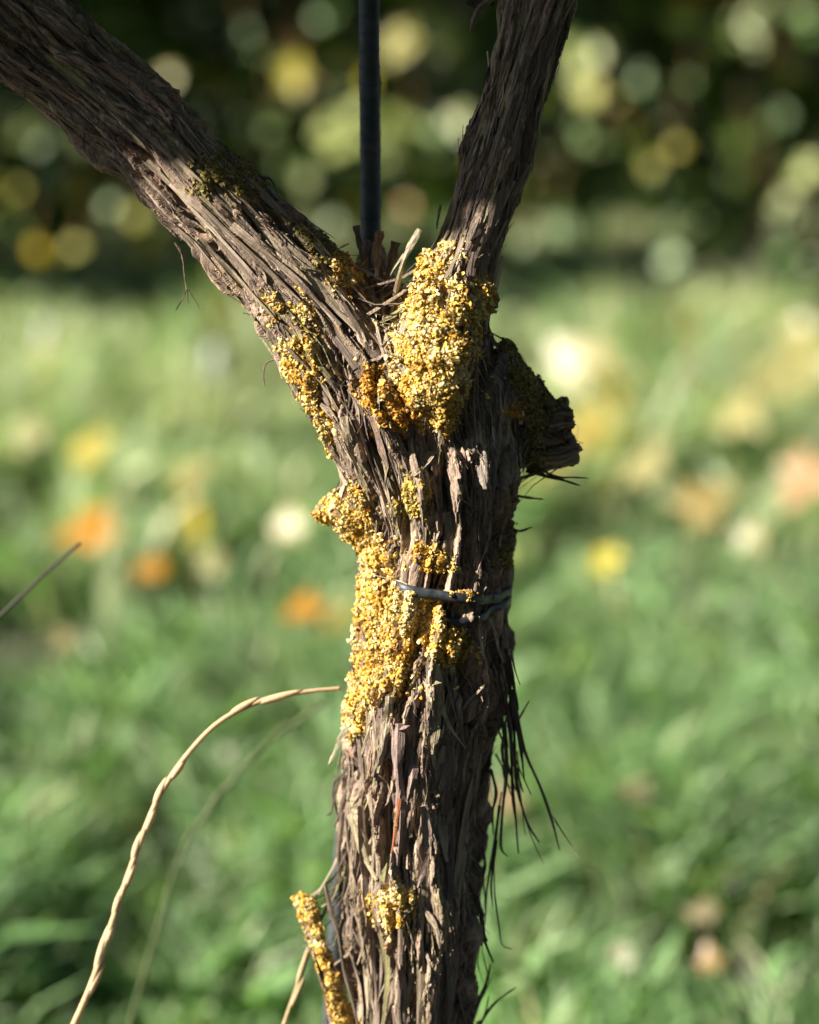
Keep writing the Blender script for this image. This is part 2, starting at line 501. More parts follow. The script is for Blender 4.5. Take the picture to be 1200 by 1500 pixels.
def bark_field(names, P, N):
    """fibrous relief and colour for points P"""
    W = []; DISP = 0; COL = 0; BASE = []
    tot = 0
    for nm in names:
        L = limbs[nm]
        s, th, dr = L.local(P)
        w = np.exp(-9.0 * np.maximum(dr - 0.6, 0)) + 1e-9
        if nm in ('burl',): w *= 0.35
        R = L.Rm
        base = np.stack([np.cos(th) * R, np.sin(th) * R, s], 1)
        so = L.seed
        wr = np.stack([perlin(base / np.array([.02, .02, .05]) + so), perlin(base / np.array([.02, .02, .05]) + so + 31), perlin(base / .03 + so + 7)], 1)
        wr2 = np.stack([perlin(base / np.array([.006, .006, .016]) + so + 3), perlin(base / np.array([.006, .006, .016]) + so + 61), 0 * s], 1)
        q = base + wr * np.array([.006, .006, .02]) + wr2 * .0012
        # wandering twist of the fibres
        big = perlin(q / np.array([.018, .018, .075]) + so + 11)
        furrow = 1 - np.abs(perlin(q / np.array([.012, .012, .10]) + so + 23)) * 2.2
        med = 1 - np.abs(perlin(q / np.array([.0042, .0042, .045]) + so + 41)) * 2.6
        crack = 1 - np.abs(perlin(q / np.array([.0066, .0066, .05]) + so + 47)) * 3.2
        fine = perlin(q / np.array([.0017, .0017, .022]) + so + 53)
        fine2 = perlin(q / np.array([.0009, .0009, .012]) + so + 57)
        F1, F2, ID = worley(q / np.array([.0078, .0078, .085]) + so)
        G1, G2, ID2 = worley(q / np.array([.0027, .0027, .034]) + so + 5)
        plate = RND[ID]; plate2 = RND[(ID2 * 7 + 3) % 256]
        groove = 1 - sstep(0.0, 0.10, F2 - F1)
        groove2 = 1 - sstep(0.0, 0.16, G2 - G1)
        deep = np.clip(furrow, 0, 1) ** 4
        dsp = (big * .0072 - deep * .0095 * (0.4 + plate) - np.clip(med, 0, 1) ** 3 * .0014 - np.clip(crack, 0, 1) ** 2 * .0045 * (plate > .35) + fine * .00045 + fine2 * .00025
               + (plate - .5) * .0052 - groove * .0030 + (plate2 - .5) * .0022 - groove2 * .0011)
        rough_ = .65 + .7 * sstep(-.5, .5, perlin(base / np.array([.025, .025, .06]) + so + 111))
        sc_ = np.clip(L.Rm / .03, .25, 1.0) * rough_
        dsp = dsp * sc_
        # colour of each strand
        c0 = np.array([(.165, .127, .105), (.25, .19, .16), (.215, .152, .135), (.36, .285, .215), (.125, .10, .085), (.29, .225, .18), (.19, .155, .125), (.28, .205, .175)])
        c = c0[(ID * 5 + 1) % 8] * .5 + c0[(ID2 * 3 + 2) % 8] * .5
        broad = sstep(.15, .6, perlin(q / np.array([.009, .009, .07]) + so + 131))
        c = c * (1 + .35 * broad - .25 * sstep(.1, .6, perlin(q / np.array([.012, .012, .06]) + so + 137)))[:, None]
        c = c * (1.1 + .45 * fine + .25 * fine2)[:, None]
        pale = sstep(.25, .7, perlin(q / np.array([.003, .003, .05]) + so + 71))
        c = c * (1 - .55 * pale)[:, None] + np.array([.50, .43, .34]) * (.55 * pale)[:, None]
        red = sstep(.45, .75, perlin(q / np.array([.007, .007, .05]) + so + 83))
        c = c * (1 - .5 * red)[:, None] + np.array([.26, .12, .065]) * (.5 * red)[:, None]
        alg = sstep(.05, .55, perlin(base / np.array([.03, .03, .05]) + so + 97)) * sstep(-.3, .4, perlin(q / .004 + 5))
        c = c * (1 - .5 * alg)[:, None] + np.array([.20, .18, .065]) * (.5 * alg)[:, None]
        DISP = DISP + dsp * w; COL = COL + c * w[:, None]; tot = tot + w
        W.append(w); BASE.append(q + so)
    iso = perlin(P / .0035) * .0003 + perlin(P / .0016 + 9) * .00022
    own = np.argmax(np.stack(W, 1), 1)
    return DISP / tot + iso, np.clip(COL / tot[:, None] * np.array([1.02, .97, .90]), .02, .8), own, np.stack(BASE, 1)[np.arange(len(P)), own]


def union_mesh(names, voxel, smooth_it=6):
    V, F = [], []
    o = 0
    for nm in names:
        v, f = limbs[nm].tube(squash=0.95)
        V.append(v); F += [tuple(i + o for i in q) for q in f]; o += len(v)
    V = np.vstack(V)
    me = bpy.data.meshes.new('tmp'); me.from_pydata([tuple(v) for v in V.tolist()], [], F)
    ob = bpy.data.objects.new('tmp', me); col.objects.link(ob)
    m = ob.modifiers.new('r', 'REMESH'); m.mode = 'VOXEL'; m.voxel_size = voxel; m.adaptivity = 0
    m2 = ob.modifiers.new('s', 'SMOOTH'); m2.factor = 0.5; m2.iterations = smooth_it
    dg = bpy.context.evaluated_depsgraph_get()
    ev = ob.evaluated_get(dg); e = ev.to_mesh()
    n = len(e.vertices)
    P = np.empty(n * 3, dtype=np.float32); e.vertices.foreach_get('co', P)
    N = np.empty(n * 3, dtype=np.float32); e.vertices.foreach_get('normal', N)
    Q = np.empty(len(e.polygons) * 4, dtype=np.int32); e.loops.foreach_get('vertex_index', Q)
    ev.to_mesh_clear()
    bpy.data.objects.remove(ob); bpy.data.meshes.remove(me)
    return P.reshape(-1, 3).astype(float), N.reshape(-1, 3).astype(float), Q.reshape(-1, 4)


vine_base, _ = at(608, 2760)
vine = empty('grapevine', (vine_base.x, vine_base.y, 0.0))
tag(vine, 'old gnarled grapevine with shaggy peeling bark and yellow lichen tied to a stake', 'grapevine')

HI = ['trunk', 'branch', 'branch.b', 'stub', 'fork_stub', 'side_stub', 'burl', 'spur']
P, N, Q = union_mesh(HI, 0.00068)
disp, colr, owner, grain = bark_field(HI, P, N)
# swelling under the lichen crusts
px, py = project(P)
facing = ((np.array(CAM) - P) * N).sum(1) > 0
swell = np.zeros(len(P))
for (nm, poly, th, pal) in LICHEN:
    mk = in_poly(px, py, poly) & facing
    lump = .5 + .5 * np.clip(perlin(P[mk] / .008 + 3) + .7 * perlin(P[mk] / .0038 + 8), -1, 1)
    crust = np.array(PAL[pal][0]) * .55
    colr[mk] = colr[mk] * .35 + crust * .65
    swell[mk] = np.maximum(swell[mk], th * .001 * (.05 + .95 * lump))
disp = disp * (1 - .35 * (swell > 0)) + swell
# hollows and clefts of this trunk: path, half width (px), depth (m)
GOUGE = [([(625, 652), (650, 690), (642, 740)], 26, .009), ([(668, 640), (694, 600), (706, 530)], 20, .006), ([(575, 700), (590, 760), (600, 806)], 10, .006),
         ([(540, 680), (560, 740), (580, 806)], 7, .005), ([(500, 516), (503, 570), (512, 604)], 10, .007), ([(682, 740), (684, 830)], 9, .006), ([(706, 760), (716, 834)], 8, .006),
         ([(570, 1120), (566, 1200), (560, 1285)], 11, .008), ([(604, 1040), (598, 1110)], 8, .006), ([(612, 1090), (614, 1180), (602, 1250)], 5, .004), ([(640, 1110), (647, 1310)], 8, .006),
         ([(690, 968), (696, 1012)], 20, .008), ([(742, 660), (738, 740), (744, 800)], 8, .006), ([(560, 480), (548, 540), (556, 600)], 6, .004), ([(420, 420), (470, 450), (500, 500)], 5, .004),
         ([(300, 300), (350, 345), (400, 402)], 5, .004), ([(260, 290), (320, 360), (370, 430)], 4, .003), ([(560, 1010), (556, 1080)], 7, .006), ([(660, 985), (664, 1060)], 6, .004),
         ([(545, 1380), (560, 1440), (575, 1510)], 8, .006), ([(650, 1400), (648, 1500)], 7, .005), ([(700, 1120), (706, 1300)], 5, .004)]
gouge = np.zeros(len(P))
wob = 1 + .5 * perlin(P / .008 + 13)
for path, w_, dep in GOUGE:
    G_ = catmull(np.array(path, float), 12)
    m_ = 1.6 * w_
    k_ = np.where(facing & (px > G_[:, 0].min() - m_) & (px < G_[:, 0].max() + m_) & (py > G_[:, 1].min() - m_) & (py < G_[:, 1].max() + m_))[0]
    D_ = np.full(len(k_), 1e9)
    for gx, gy in G_:
        D_ = np.minimum(D_, (px[k_] - gx) ** 2 + (py[k_] - gy) ** 2)
    gouge[k_] = np.maximum(gouge[k_], dep * (1 - sstep(.35, 1.0, np.sqrt(D_) / (w_ * wob[k_]))))
# bare weathered wood right of the burl
bare = in_poly(px + 8 * perlin(P / .01), py, [(694, 520), (738, 520), (762, 590), (770, 680), (742, 722), (700, 716), (684, 640)]) & facing
disp = np.where(bare, disp * .5 + .001, disp)
colr[bare] = colr[bare] * .35 + np.array([.20, .185, .165]) * .65
slab = in_poly(px, py, [(645, 1095), (700, 1070), (740, 1100), (726, 1200), (712, 1310), (650, 1320)]) & facing
disp = np.where(slab, disp * .35 - .0045, disp)
colr[slab] = colr[slab] * .5 + np.array([.19, .16, .10]) * .5
disp = disp - gouge
# smear of thin yellow-green crust in the bark around the patches
# a torn end on the cut stub and the broken fork stub
L = limbs['stub']; s_, t_, d_ = L.local(P)
cut = sstep(L.s[-1] - .002, L.s[-1] + .004, s_) * (owner == 3)
disp = disp - cut * (.002 + .006 * (perlin(P / .004) > 0))
P2 = P + N * disp[:, None]
for _ in range(1):                                   # take the voxel zip-zag out of the steep crack walls
    ia = Q.ravel(); ib_ = np.roll(Q, -1, axis=1).ravel(); nv = len(P2)
    cn = np.bincount(ia, minlength=nv)
    acc = np.stack([np.bincount(ia, weights=P2[ib_, k], minlength=nv) for k in range(3)], 1)
    P2 = P2 * .6 + acc / np.maximum(cn, 1)[:, None] * .4

mask_groups = {'trunk': [0, 6, 3, 5], 'branch': [1], 'branch.b': [2], 'dead_stub': [4], 'spur': [7]}
fo = owner[Q[:, 0]]
# face owner with the limb's lower run given to the trunk
fpy = py[Q[:, 0]]; fpx = px[Q[:, 0]]
fo = np.where((fo == 1) & (fpy + fpx > 1010), 0, fo)
fo = np.where((fo == 2) & (fpy > 430), 0, fo)
fo = np.where((fo == 4) & (fpy > 430), 0, fo)
parts = {}
for nm, ids in mask_groups.items():
    sel = np.isin(fo, ids)
    F = Q[sel]
    used, inv = np.unique(F.ravel(), return_inverse=True)
    o = mesh_obj(nm.split('.')[0], P2[used], inv.reshape(-1, 4), M_bark, vine, False, colr[used], grain=grain[used])
    keep(o); parts[nm] = o
trunk = parts['trunk']
tag(parts['dead_stub'], 'splintered dead stub in the crotch of the vine')
tag(parts['spur'], 'thin dead spur crusted with yellow lichen at the foot of the trunk')

# one BVH of the whole surface, in world space
bvh = BVHTree.FromPolygons([Vector(p) for p in P2.tolist()], [tuple(q) for q in Q.tolist()], all_triangles=False)

for nm, names, vox in (('root_trunk', ['root_trunk'], .002), ('upper_arm', ['upper_arm'], .002), ('upper_arm', ['upper_arm.b'], .002)):
    p, n, q = union_mesh(names, vox, 3)
    d, c, _o, gr_ = bark_field(names, p, n)
    o = mesh_obj('trunk_foot' if nm == 'root_trunk' else 'upper_branch', p + n * (d - .0015)[:, None], q, M_bark, vine, True, c, grain=gr_); keep(o)


# ------------------------------------------------------------------ bark strips, fibres
def ribbon(C, Nn, w, th, curl=0.0):
    """thin strip through points C with normals Nn and half widths w"""
    C = np.asarray(C); Nn = np.asarray(Nn); n = len(C)
    T = np.gradient(C, axis=0); T /= np.linalg.norm(T, axis=1)[:, None] + 1e-12
    S = np.cross(T, Nn); S /= np.linalg.norm(S, axis=1)[:, None] + 1e-12
    U = np.cross(S, T)
    w = np.asarray(w)[:, None]
    V = np.stack([C - S * w + U * (curl * w), C + U * th * .5, C + S * w + U * (curl * w), C - U * th * .7], 1).reshape(-1, 3)
    F = []
    for i in range(n - 1):
        for j in range(4):
            k = (j + 1) % 4
            F.append((i * 4 + j, i * 4 + k, (i + 1) * 4 + k, (i + 1) * 4 + j))
    F.append((3, 2, 1, 0)); b = (n - 1) * 4; F.append((b, b + 1, b + 2, b + 3))
    return V, F


def strip_grain(n, w):
    g = np.zeros((n, 4, 3)); g[:, :, 2] = (np.arange(n) * .008)[:, None]
    g[:, 0, 0] = -w; g[:, 2, 0] = w; g[:, 3, 1] = w
    return g.reshape(-1, 3) + rng.random(3) * 5


STRIP_COL = [(.28, .22, .165), (.22, .165, .13), (.18, .135, .112), (.36, .29, .21), (.14, .11, .09), (.25, .195, .145), (.22, .20, .10)]
DARK_COL = [(.09, .07, .055), (.13, .10, .08), (.07, .057, .05), (.17, .13, .095)]


def surf(L, s, th):
    c, i, r = L.pos(s)
    d = math.cos(th) * L.N1[i] + math.sin(th) * L.N2[i]
    o = Vector(c + d * r * 2.6)
    h = bvh.ray_cast(o, Vector(-d), r * 3)
    if h[0] is None: return None
    return h[0], Vector(d)


def trace(L, s0, ln, th0, drift, n):
    pts, nr = [], []
    for k in range(n):
        t = k / (n - 1)
        s = s0 + ln * t
        if s < 0.002 or s > L.s[-1] - .002: break
        g = surf(L, s, th0 + drift * t + .05 * math.sin(9 * t + s0 * 80))
        if g is None: break
        if pts and (g[0] - Vector(pts[-1])).length > .03: break
        pts.append(np.array(g[0])); nr.append(np.array(g[1]))
    return pts, nr


def near_tie(nm, pts):
    """strips do not run across the place where the tie is wound"""
    if nm == 'spur': return False
    _x, y = project(np.array(pts))
    return y.min() < 904 and y.max() > 836


zones = [('trunk', .62, 1.0), ('branch', .26, 1.0), ('branch.b', .20, .8)]
n_strip = 0
fib_V, fib_F, fib_C, fo_ = [], [], [], 0


def add_fibre(V, F, c):
    global fo_
    fib_V.append(V); fib_F.extend([tuple(i + fo_ for i in f) for f in F]); fib_C.append(np.tile(np.array(c), (len(V), 1))); fo_ += len(V)


strips_wanted = 170
tries = 0
while n_strip < strips_wanted and tries < 2000:
    tries += 1
    z = random.choices(zones, weights=[a[1] for a in zones])[0]
    L = limbs[z[0]]
    smax = L.s[-1]
    s0 = random.uniform(.01, smax - .02)
    th0 = math.pi / 2 + random.uniform(-1.75, 1.75)
    ln = random.uniform(.025, .10) * z[2] * random.choice((1, -1))
    pts, nr = trace(L, s0, ln, th0, random.uniform(-.14, .14), 8)
    if len(pts) < 5 or near_tie(z[0], pts): continue
    n = len(pts)
    t = np.linspace(0, 1, n)
    down = random.random() < .75
    peel = np.clip((t - random.uniform(.35, .8)) / .5, 0, 1) ** 1.5 * random.uniform(.0, .0045)
    lift = .0002 + peel + .0003 * np.sin(t * 7 + s0 * 300)
    C = np.array(pts)
    # smooth the path: a strip bridges hollows
    for _ in range(2): C[1:-1] = .5 * C[1:-1] + .25 * (C[:-2] + C[2:])
    C = C + np.array(nr) * lift[:, None]
    wmax = random.choice((.0006, .0011, .0017, .0024, .0032))
    w = wmax * (np.sin(np.pi * (.08 + .86 * t)) ** .6) * (1 + .25 * np.sin(t * 11 + s0 * 99))
    V, F = ribbon(C, np.array(nr), w, .0003, random.uniform(-.35, .35))
    cc = random.choice(STRIP_COL)
    o = mesh_obj('bark_strip', V, F, M_bark, trunk if z[0] == 'trunk' else parts[z[0]], False, np.array(cc) * (1 + .12 * rng.normal(size=(len(V), 1))), grain=strip_grain(n, wmax))
    keep(o); n_strip += 1

# fine fibres, too many to pick apart
for k in range(1300):
    z = random.choices(zones, weights=[a[1] for a in zones])[0]
    L = limbs[z[0]]
    s0 = random.uniform(.005, L.s[-1] - .005)
    th0 = math.pi / 2 + random.uniform(-1.9, 1.9)
    pts, nr = trace(L, s0, random.uniform(.006, .045) * random.choice((1, -1)), th0, random.uniform(-.16, .16), 6)
    if len(pts) < 4 or near_tie(z[0], pts): continue
    n = len(pts); t = np.linspace(0, 1, n)
    C = np.array(pts)
    C[1:-1] = .5 * C[1:-1] + .25 * (C[:-2] + C[2:])
    C = C + np.array(nr) * (.0003 + np.clip((t - .55) / .5, 0, 1) ** 2 * random.uniform(0, .0035) * (random.random() < .5))[:, None] + rng.normal(size=(n, 3)) * .0002
    wv = random.uniform(.00012, .00034)
    V, F = ribbon(C, np.array(nr), wv * (1.05 - .7 * t), wv, 0)
    add_fibre(V, F, random.choice(STRIP_COL + DARK_COL))

# thin papery flakes lying close to the bark, frayed at the ends
for k in range(1700):
    z = random.choices(zones, weights=[a[1] for a in zones])[0]
    L = limbs[z[0]]
    s0 = random.uniform(.005, L.s[-1] - .005)
    th0 = math.pi / 2 + random.uniform(-1.7, 1.7)
    pts, nr = trace(L, s0, random.uniform(.012, .065) * random.choice((1, -1)), th0, random.uniform(-.10, .10), 7)
    if len(pts) < 4 or near_tie(z[0], pts): continue
    n = len(pts); t = np.linspace(0, 1, n)
    C = np.array(pts); C[1:-1] = .5 * C[1:-1] + .25 * (C[:-2] + C[2:])
    C = C + np.array(nr) * (.0002 + np.clip((t - .5) / .5, 0, 1) ** 2 * random.uniform(0, .0022))[:, None]
    wv = random.uniform(.0003, .0012)
    tilt_ = np.array(nr) + np.cross(np.array(nr), L.T[0]) * random.uniform(-.7, .7)
    V, F = ribbon(C, tilt_, wv * (np.sin(np.pi * (.12 + .82 * t)) ** .5) * (1 + .3 * rng.normal(size=n)).clip(.4, 1.6), .0002, random.uniform(-.3, .3))
    add_fibre(V, F, np.array(random.choice(STRIP_COL)) * random.uniform(.75, 1.25))

# the strips that stand out one by one: pixel path, half width px, depth offset (m), colour
HERO = [
    ([(600, 640), (606, 680), (616, 720), (620, 770)], 5.0, -.03, (.30, .22, .17)),
    ([(520, 600), (534, 650), (552, 700), (572, 760), (580, 800)], 4.0, -.03, (.33, .26, .2)),
    ([(548, 610), (560, 660), (576, 705)], 6.0, -.03, (.27, .19, .15)),
    ([(505, 610), (515, 660), (532, 705), (548, 740)], 3.5, -.03, (.34, .29, .2)),
    ([(655, 750), (660, 790), (656, 832)], 9.0, -.03, (.33, .26, .2)),
    ([(528, 1180), (530, 1260), (540, 1330), (548, 1420), (556, 1500)], 5.0, -.026, (.22, .17, .14)),
    ([(584, 1060), (582, 1120), (588, 1190), (582, 1270)], 9.0, -.036, (.25, .18, .16)),
    ([(620, 1180), (626, 1250), (612, 1300)], 7.0, -.036, (.27, .2, .17)),
    ([(580, 1390), (590, 1450), (594, 1510)], 7.0, -.034, (.24, .18, .15)),
    ([(620, 1330), (640, 1360), (646, 1400)], 5.0, -.034, (.32, .26, .19)),
    ([(215, 235), (265, 285), (320, 345), (370, 400)], 4.0, -.02, (.36, .29, .22)),
    ([(250, 270), (310, 320), (380, 385), (440, 440)], 5.0, -.02, (.33, .26, .2)),
    ([(290, 350), (340, 400), (400, 465)], 4.0, -.02, (.30, .25, .17)),
    ([(340, 330), (400, 380), (450, 425), (490, 470)], 5.0, -.02, (.30, .23, .18)),
    ([(615, 336), (600, 362), (588, 392), (577, 440), (568, 490)], 4.5, -.026, (.40, .34, .24)),
    ([(592, 372), (572, 402), (563, 440), (560, 478)], 2.0, -.024, (.34, .28, .20)),
    ([(545, 408), (548, 450), (556, 500), (572, 548)], 3.0, -.030, (.36, .29, .22)),
    ([(560, 420), (562, 470), (574, 520), (590, 552)], 2.2, -.031, (.30, .24, .18)),
    ([(512, 356), (500, 362), (486, 372)], 1.5, -.010, (.35, .3, .2)),
    ([(440, 392), (470, 398), (492, 412), (520, 418)], 3.0, -.026, (.30, .26, .17)),
    # under the tie
    ([(700, 902), (705, 930), (708, 960), (718, 985), (708, 1006), (684, 1030), (668, 1056)], 3.2, -.036, (.42, .34, .25)),
    ([(718, 904), (726, 930), (730, 952), (738, 972)], 3.2, -.033, (.40, .32, .23)),
    ([(668, 968), (680, 990), (690, 1002), (692, 1016)], 2.4, -.038, (.33, .27, .2)),
    ([(742, 900), (748, 940), (754, 980), (762, 1003)], 2.0, -.016, (.18, .15, .12)),
    ([(570, 1020), (566, 1060), (560, 1100), (554, 1132)], 7.0, -.036, (.40, .33, .235)),
    ([(548, 1036), (541, 1070), (530, 1110), (522, 1140)], 3.4, -.030, (.34, .29, .19)),
    ([(640, 972), (646, 1010), (650, 1046), (664, 1072), (682, 1096)], 3.6, -.039, (.40, .34, .24)),
    ([(640, 1000), (642, 1040), (636, 1080), (634, 1104)], 8.0, -.038, (.33, .28, .18)),
    ([(622, 985), (628, 1020), (636, 1052)], 4.0, -.038, (.38, .31, .23)),
    ([(652, 985), (660, 1020), (668, 1050)], 2.2, -.039, (.32, .26, .2)),
    ([(634, 1104), (638, 1130), (636, 1160), (646, 1184)], 3.0, -.036, (.30, .25, .19)),
    ([(512, 1062), (500, 1080), (490, 1104), (482, 1120)], 5.0, -.008, (.42, .40, .28)),
    ([(512, 1170), (522, 1200), (536, 1230), (544, 1262)], 6.0, -.026, (.40, .35, .24)),
    ([(516, 1192), (530, 1246), (552, 1290)], 6.5, -.029, (.34, .29, .19)),
    ([(592, 1066), (602, 1090), (606, 1130), (600, 1160), (590, 1200)], 8.0, -.036, (.26, .185, .165)),
    ([(585, 1170), (580, 1210), (574, 1250)], 3.0, -.035, (.36, .13, .06)),
    ([(742, 702), (716, 742), (700, 800), (694, 830)], 1.8, -.034, (.30, .25, .19)),
    ([(720, 740), (716, 790), (700, 836)], 1.6, -.036, (.32, .26, .2)),
    ([(668, 700), (676, 730), (690, 740)], 2.2, -.040, (.28, .23, .18)),
    ([(624, 1395), (630, 1420), (624, 1450), (618, 1466)], 2.2, -.032, (.32, .27, .2)),
    ([(575, 1420), (560, 1450), (553, 1468)], 1.4, -.030, (.35, .3, .22)),
    ([(578, 872), (600, 856), (545, 842)], 1.2, -.036, (.36, .32, .24)),
]
DARK_HERO = [
    # bundle of torn strips hanging free on the right
    ([(752, 1000), (757, 1050), (768, 1100), (790, 1150), (808, 1200), (820, 1246)], 3.2, -.006),
    ([(810, 1196), (830, 1228), (849, 1258)], 1.3, -.006),
    ([(750, 1010), (754, 1080), (756, 1140), (764, 1180), (776, 1212), (790, 1234)], 2.6, -.008),
    ([(764, 1180), (780, 1230), (797, 1266)], 1.0, -.008),
    ([(748, 1030), (750, 1100), (752, 1160), (756, 1200), (760, 1250)], 3.4, -.004),
    ([(748, 1020), (762, 1090), (768, 1142)], 3.0, -.010),
    ([(740, 1060), (742, 1130), (736, 1190), (734, 1240), (744, 1254)], 3.0, -.004),
    ([(735, 1160), (728, 1210), (724, 1270), (726, 1320), (732, 1360), (736, 1384), (750, 1390)], 2.4, -.002),
    ([(732, 1180), (724, 1240), (714, 1300), (710, 1354)], 2.6, -.004),
    ([(728, 1230), (720, 1290), (722, 1330)], 2.0, -.006),
    ([(757, 1060), (768, 1040), (776, 1026)], 1.8, -.004),
    ([(746, 960), (754, 1010), (760, 1040)], 2.6, -.010),
    ([(744, 1040), (736, 1100), (744, 1150), (752, 1172)], 1.3, -.014),
    ([(758, 1100), (762, 1160), (770, 1224)], 1.4, .002),
    # left
    ([(520, 1085), (512, 1110), (506, 1130), (492, 1146), (488, 1166), (496, 1200), (504, 1240)], 2.6, .002),
    ([(518, 1120), (500, 1140), (490, 1170), (486, 1190), (478, 1194)], 2.4, .0),
    ([(500, 1100), (494, 1130), (488, 1150)], 1.6, .002),
    ([(516, 1140), (504, 1166), (498, 1190), (490, 1210)], 3.2, -.002),
    ([(502, 1190), (496, 1250), (500, 1310), (508, 1370)], 4.0, -.006),
    ([(476, 1296), (484, 1330), (496, 1370), (504, 1420), (520, 1480), (530, 1540)], 4.0, -.012),
    ([(424, 527), (406, 526), (390, 532), (386, 550), (388, 566)], 1.6, -.004),
    ([(450, 556), (430, 570), (436, 586)], 5.0, -.002),
    ([(474, 588), (454, 600), (458, 618)], 4.0, -.002),
    ([(256, 355), (266, 372), (270, 400), (274, 432)], 1.8, -.002),
    ([(273, 424), (266, 440), (258, 454)], .9, -.002),
    ([(274, 426), (276, 446)], .9, -.002),
    ([(274, 424), (286, 440), (293, 454)], .9, -.002),
    ([(34, 128), (36, 146), (24, 160), (8, 156), (-10, 150)], .9, -.004),
    # right twigs
    ([(776, 680), (815, 698), (838, 699), (862, 700)], 2.0, .004),
    ([(770, 690), (820, 702), (850, 711)], 2.6, .004),
    ([(740, 768), (760, 778), (780, 772)], 2.6, .002),
    ([(756, 726), (776, 729), (796, 731)], 2.4, .004),
    ([(690, 468), (712, 462), (729, 455)], 1.8, -.004),
    ([(700, 462), (714, 470), (718, 484)], 1.6, -.004),
    # foot, right
    ([(688, 1510), (700, 1470), (712, 1440), (718, 1412)], 3.4, -.002),
    ([(694, 1520), (716, 1480), (736, 1460), (756, 1446)], 2.0, -.002),
    ([(690, 1500), (704, 1466), (724, 1424)], 2.0, .002),
    ([(698, 1500), (710, 1490), (716, 1460)], 2.4, .0),
    ([(704, 1380), (700, 1410), (708, 1440)], 1.0, -.002),
    # top of the right branch
    ([(728, -10), (712, 4), (700, 14), (692, 36), (690, 46)], 5.0, -.004),
    ([(724, 4), (704, 2), (684, 4), (700, 10)], 4.0, -.002),
    ([(836, 20), (832, 44), (831, 58)], 2.2, -.002),
    ([(818, 70), (812, 100), (808, 122)], 1.0, -.006),
    ([(646, 300), (642, 322), (640, 336)], 2.6, -.004),
    ([(380, 258), (396, 262), (404, 274)], 2.4, .0),
    ([(430, 318), (446, 326), (452, 334)], 1.4, .0),
    # splinters of the broken stub in the crotch
    ([(522, 330), (526, 352), (532, 384)], 5.0, -.004),
    ([(553, 338), (552, 366), (552, 404)], 8.0, -.006),
    ([(580, 354), (574, 378), (568, 406)], 7.0, -.004),
]


def hero(path, w, off, c, parent):
    P_ = catmull(np.array([(x, y) for x, y in path], dtype=float), 4 if len(path) < 5 else 3)
    n = len(P_)
    C, Nn = [], []
    for (x, y) in P_:
        p, t = at(x, y, off)
        h = bvh.ray_cast(CAM, (p - CAM).normalized(), 2.0)
        if h[0] is not None and off < -.012:
            p = h[0] + (CAM - h[0]).normalized() * .0012     # lies on the bark it has peeled from
        C.append(np.array(p)); Nn.append(np.array((CAM - p).normalized()))
    C = np.array(C)
    if off < -.012:
        for _ in range(2): C[1:-1] = .5 * C[1:-1] + .25 * (C[:-2] + C[2:])
        C += np.array(Nn) * .0008
    t = np.linspace(0, 1, n)
    ww = w * .000295 * (1.0 - .65 * t ** 2) * (1 + .2 * np.sin(t * 13 + path[0][0]))
    V, F = ribbon(C, np.array(Nn) + rng.normal(size=3) * .35, ww, max(.0006, w * .00022), random.uniform(-.2, .6))
    o = mesh_obj('bark_strip', V, F, M_bark, parent, False, np.array(c) * (1 + .1 * rng.normal(size=(len(V), 1))), grain=strip_grain(n, w * .0003))
    keep(o)


rs = random.Random(5)
for k in range(26):                                  # more shreds hanging off both flanks
    right_side = k % 3 != 0
    y0 = rs.uniform(930, 1330)
    edge_x = np.interp(y0, [930, 1043, 1127, 1210, 1305, 1400], [752, 742, 730, 718, 705, 698]) if right_side else np.interp(y0, [930, 1043, 1127, 1210, 1305, 1400], [526, 512, 512, 500, 503, 510])
    sg = 1 if right_side else -1
    ln_ = rs.uniform(40, 150); sw = sg * rs.uniform(-6, 34)
    x0 = edge_x - sg * rs.uniform(4, 18)
    curl_ = rs.uniform(-14, 14)
    DARK_HERO.append(([(x0, y0), (x0 + sw * .25 + sg * 4, y0 + ln_ * .35), (x0 + sw * .5 + curl_ * .4, y0 + ln_ * .65), (x0 + sw + curl_, y0 + ln_)], rs.choice((1.2, 1.8, 2.6, 3.6)), rs.uniform(-.011, .004)))
for path, w, off, c in HERO:
    hero(path, w, off, c, parts['branch'] if path[0][0] < 450 and path[0][1] < 480 else trunk)
for path, w, off in DARK_HERO:
    x, y = path[0]
    par = parts['branch'] if (x < 440 and y < 500) else parts['branch.b'] if (y < 340 and x > 620) else parts['dead_stub'] if y < 365 else trunk
    hero(path, w, off, random.choice(DARK_COL), par)

fibres = mesh_obj('bark_fibres', np.vstack(fib_V), np.array(fib_F, dtype=np.int32), M_bark, trunk, False, np.vstack(fib_C), grain=np.vstack(fib_V))
keep(fibres); tag(fibres, kind='stuff')


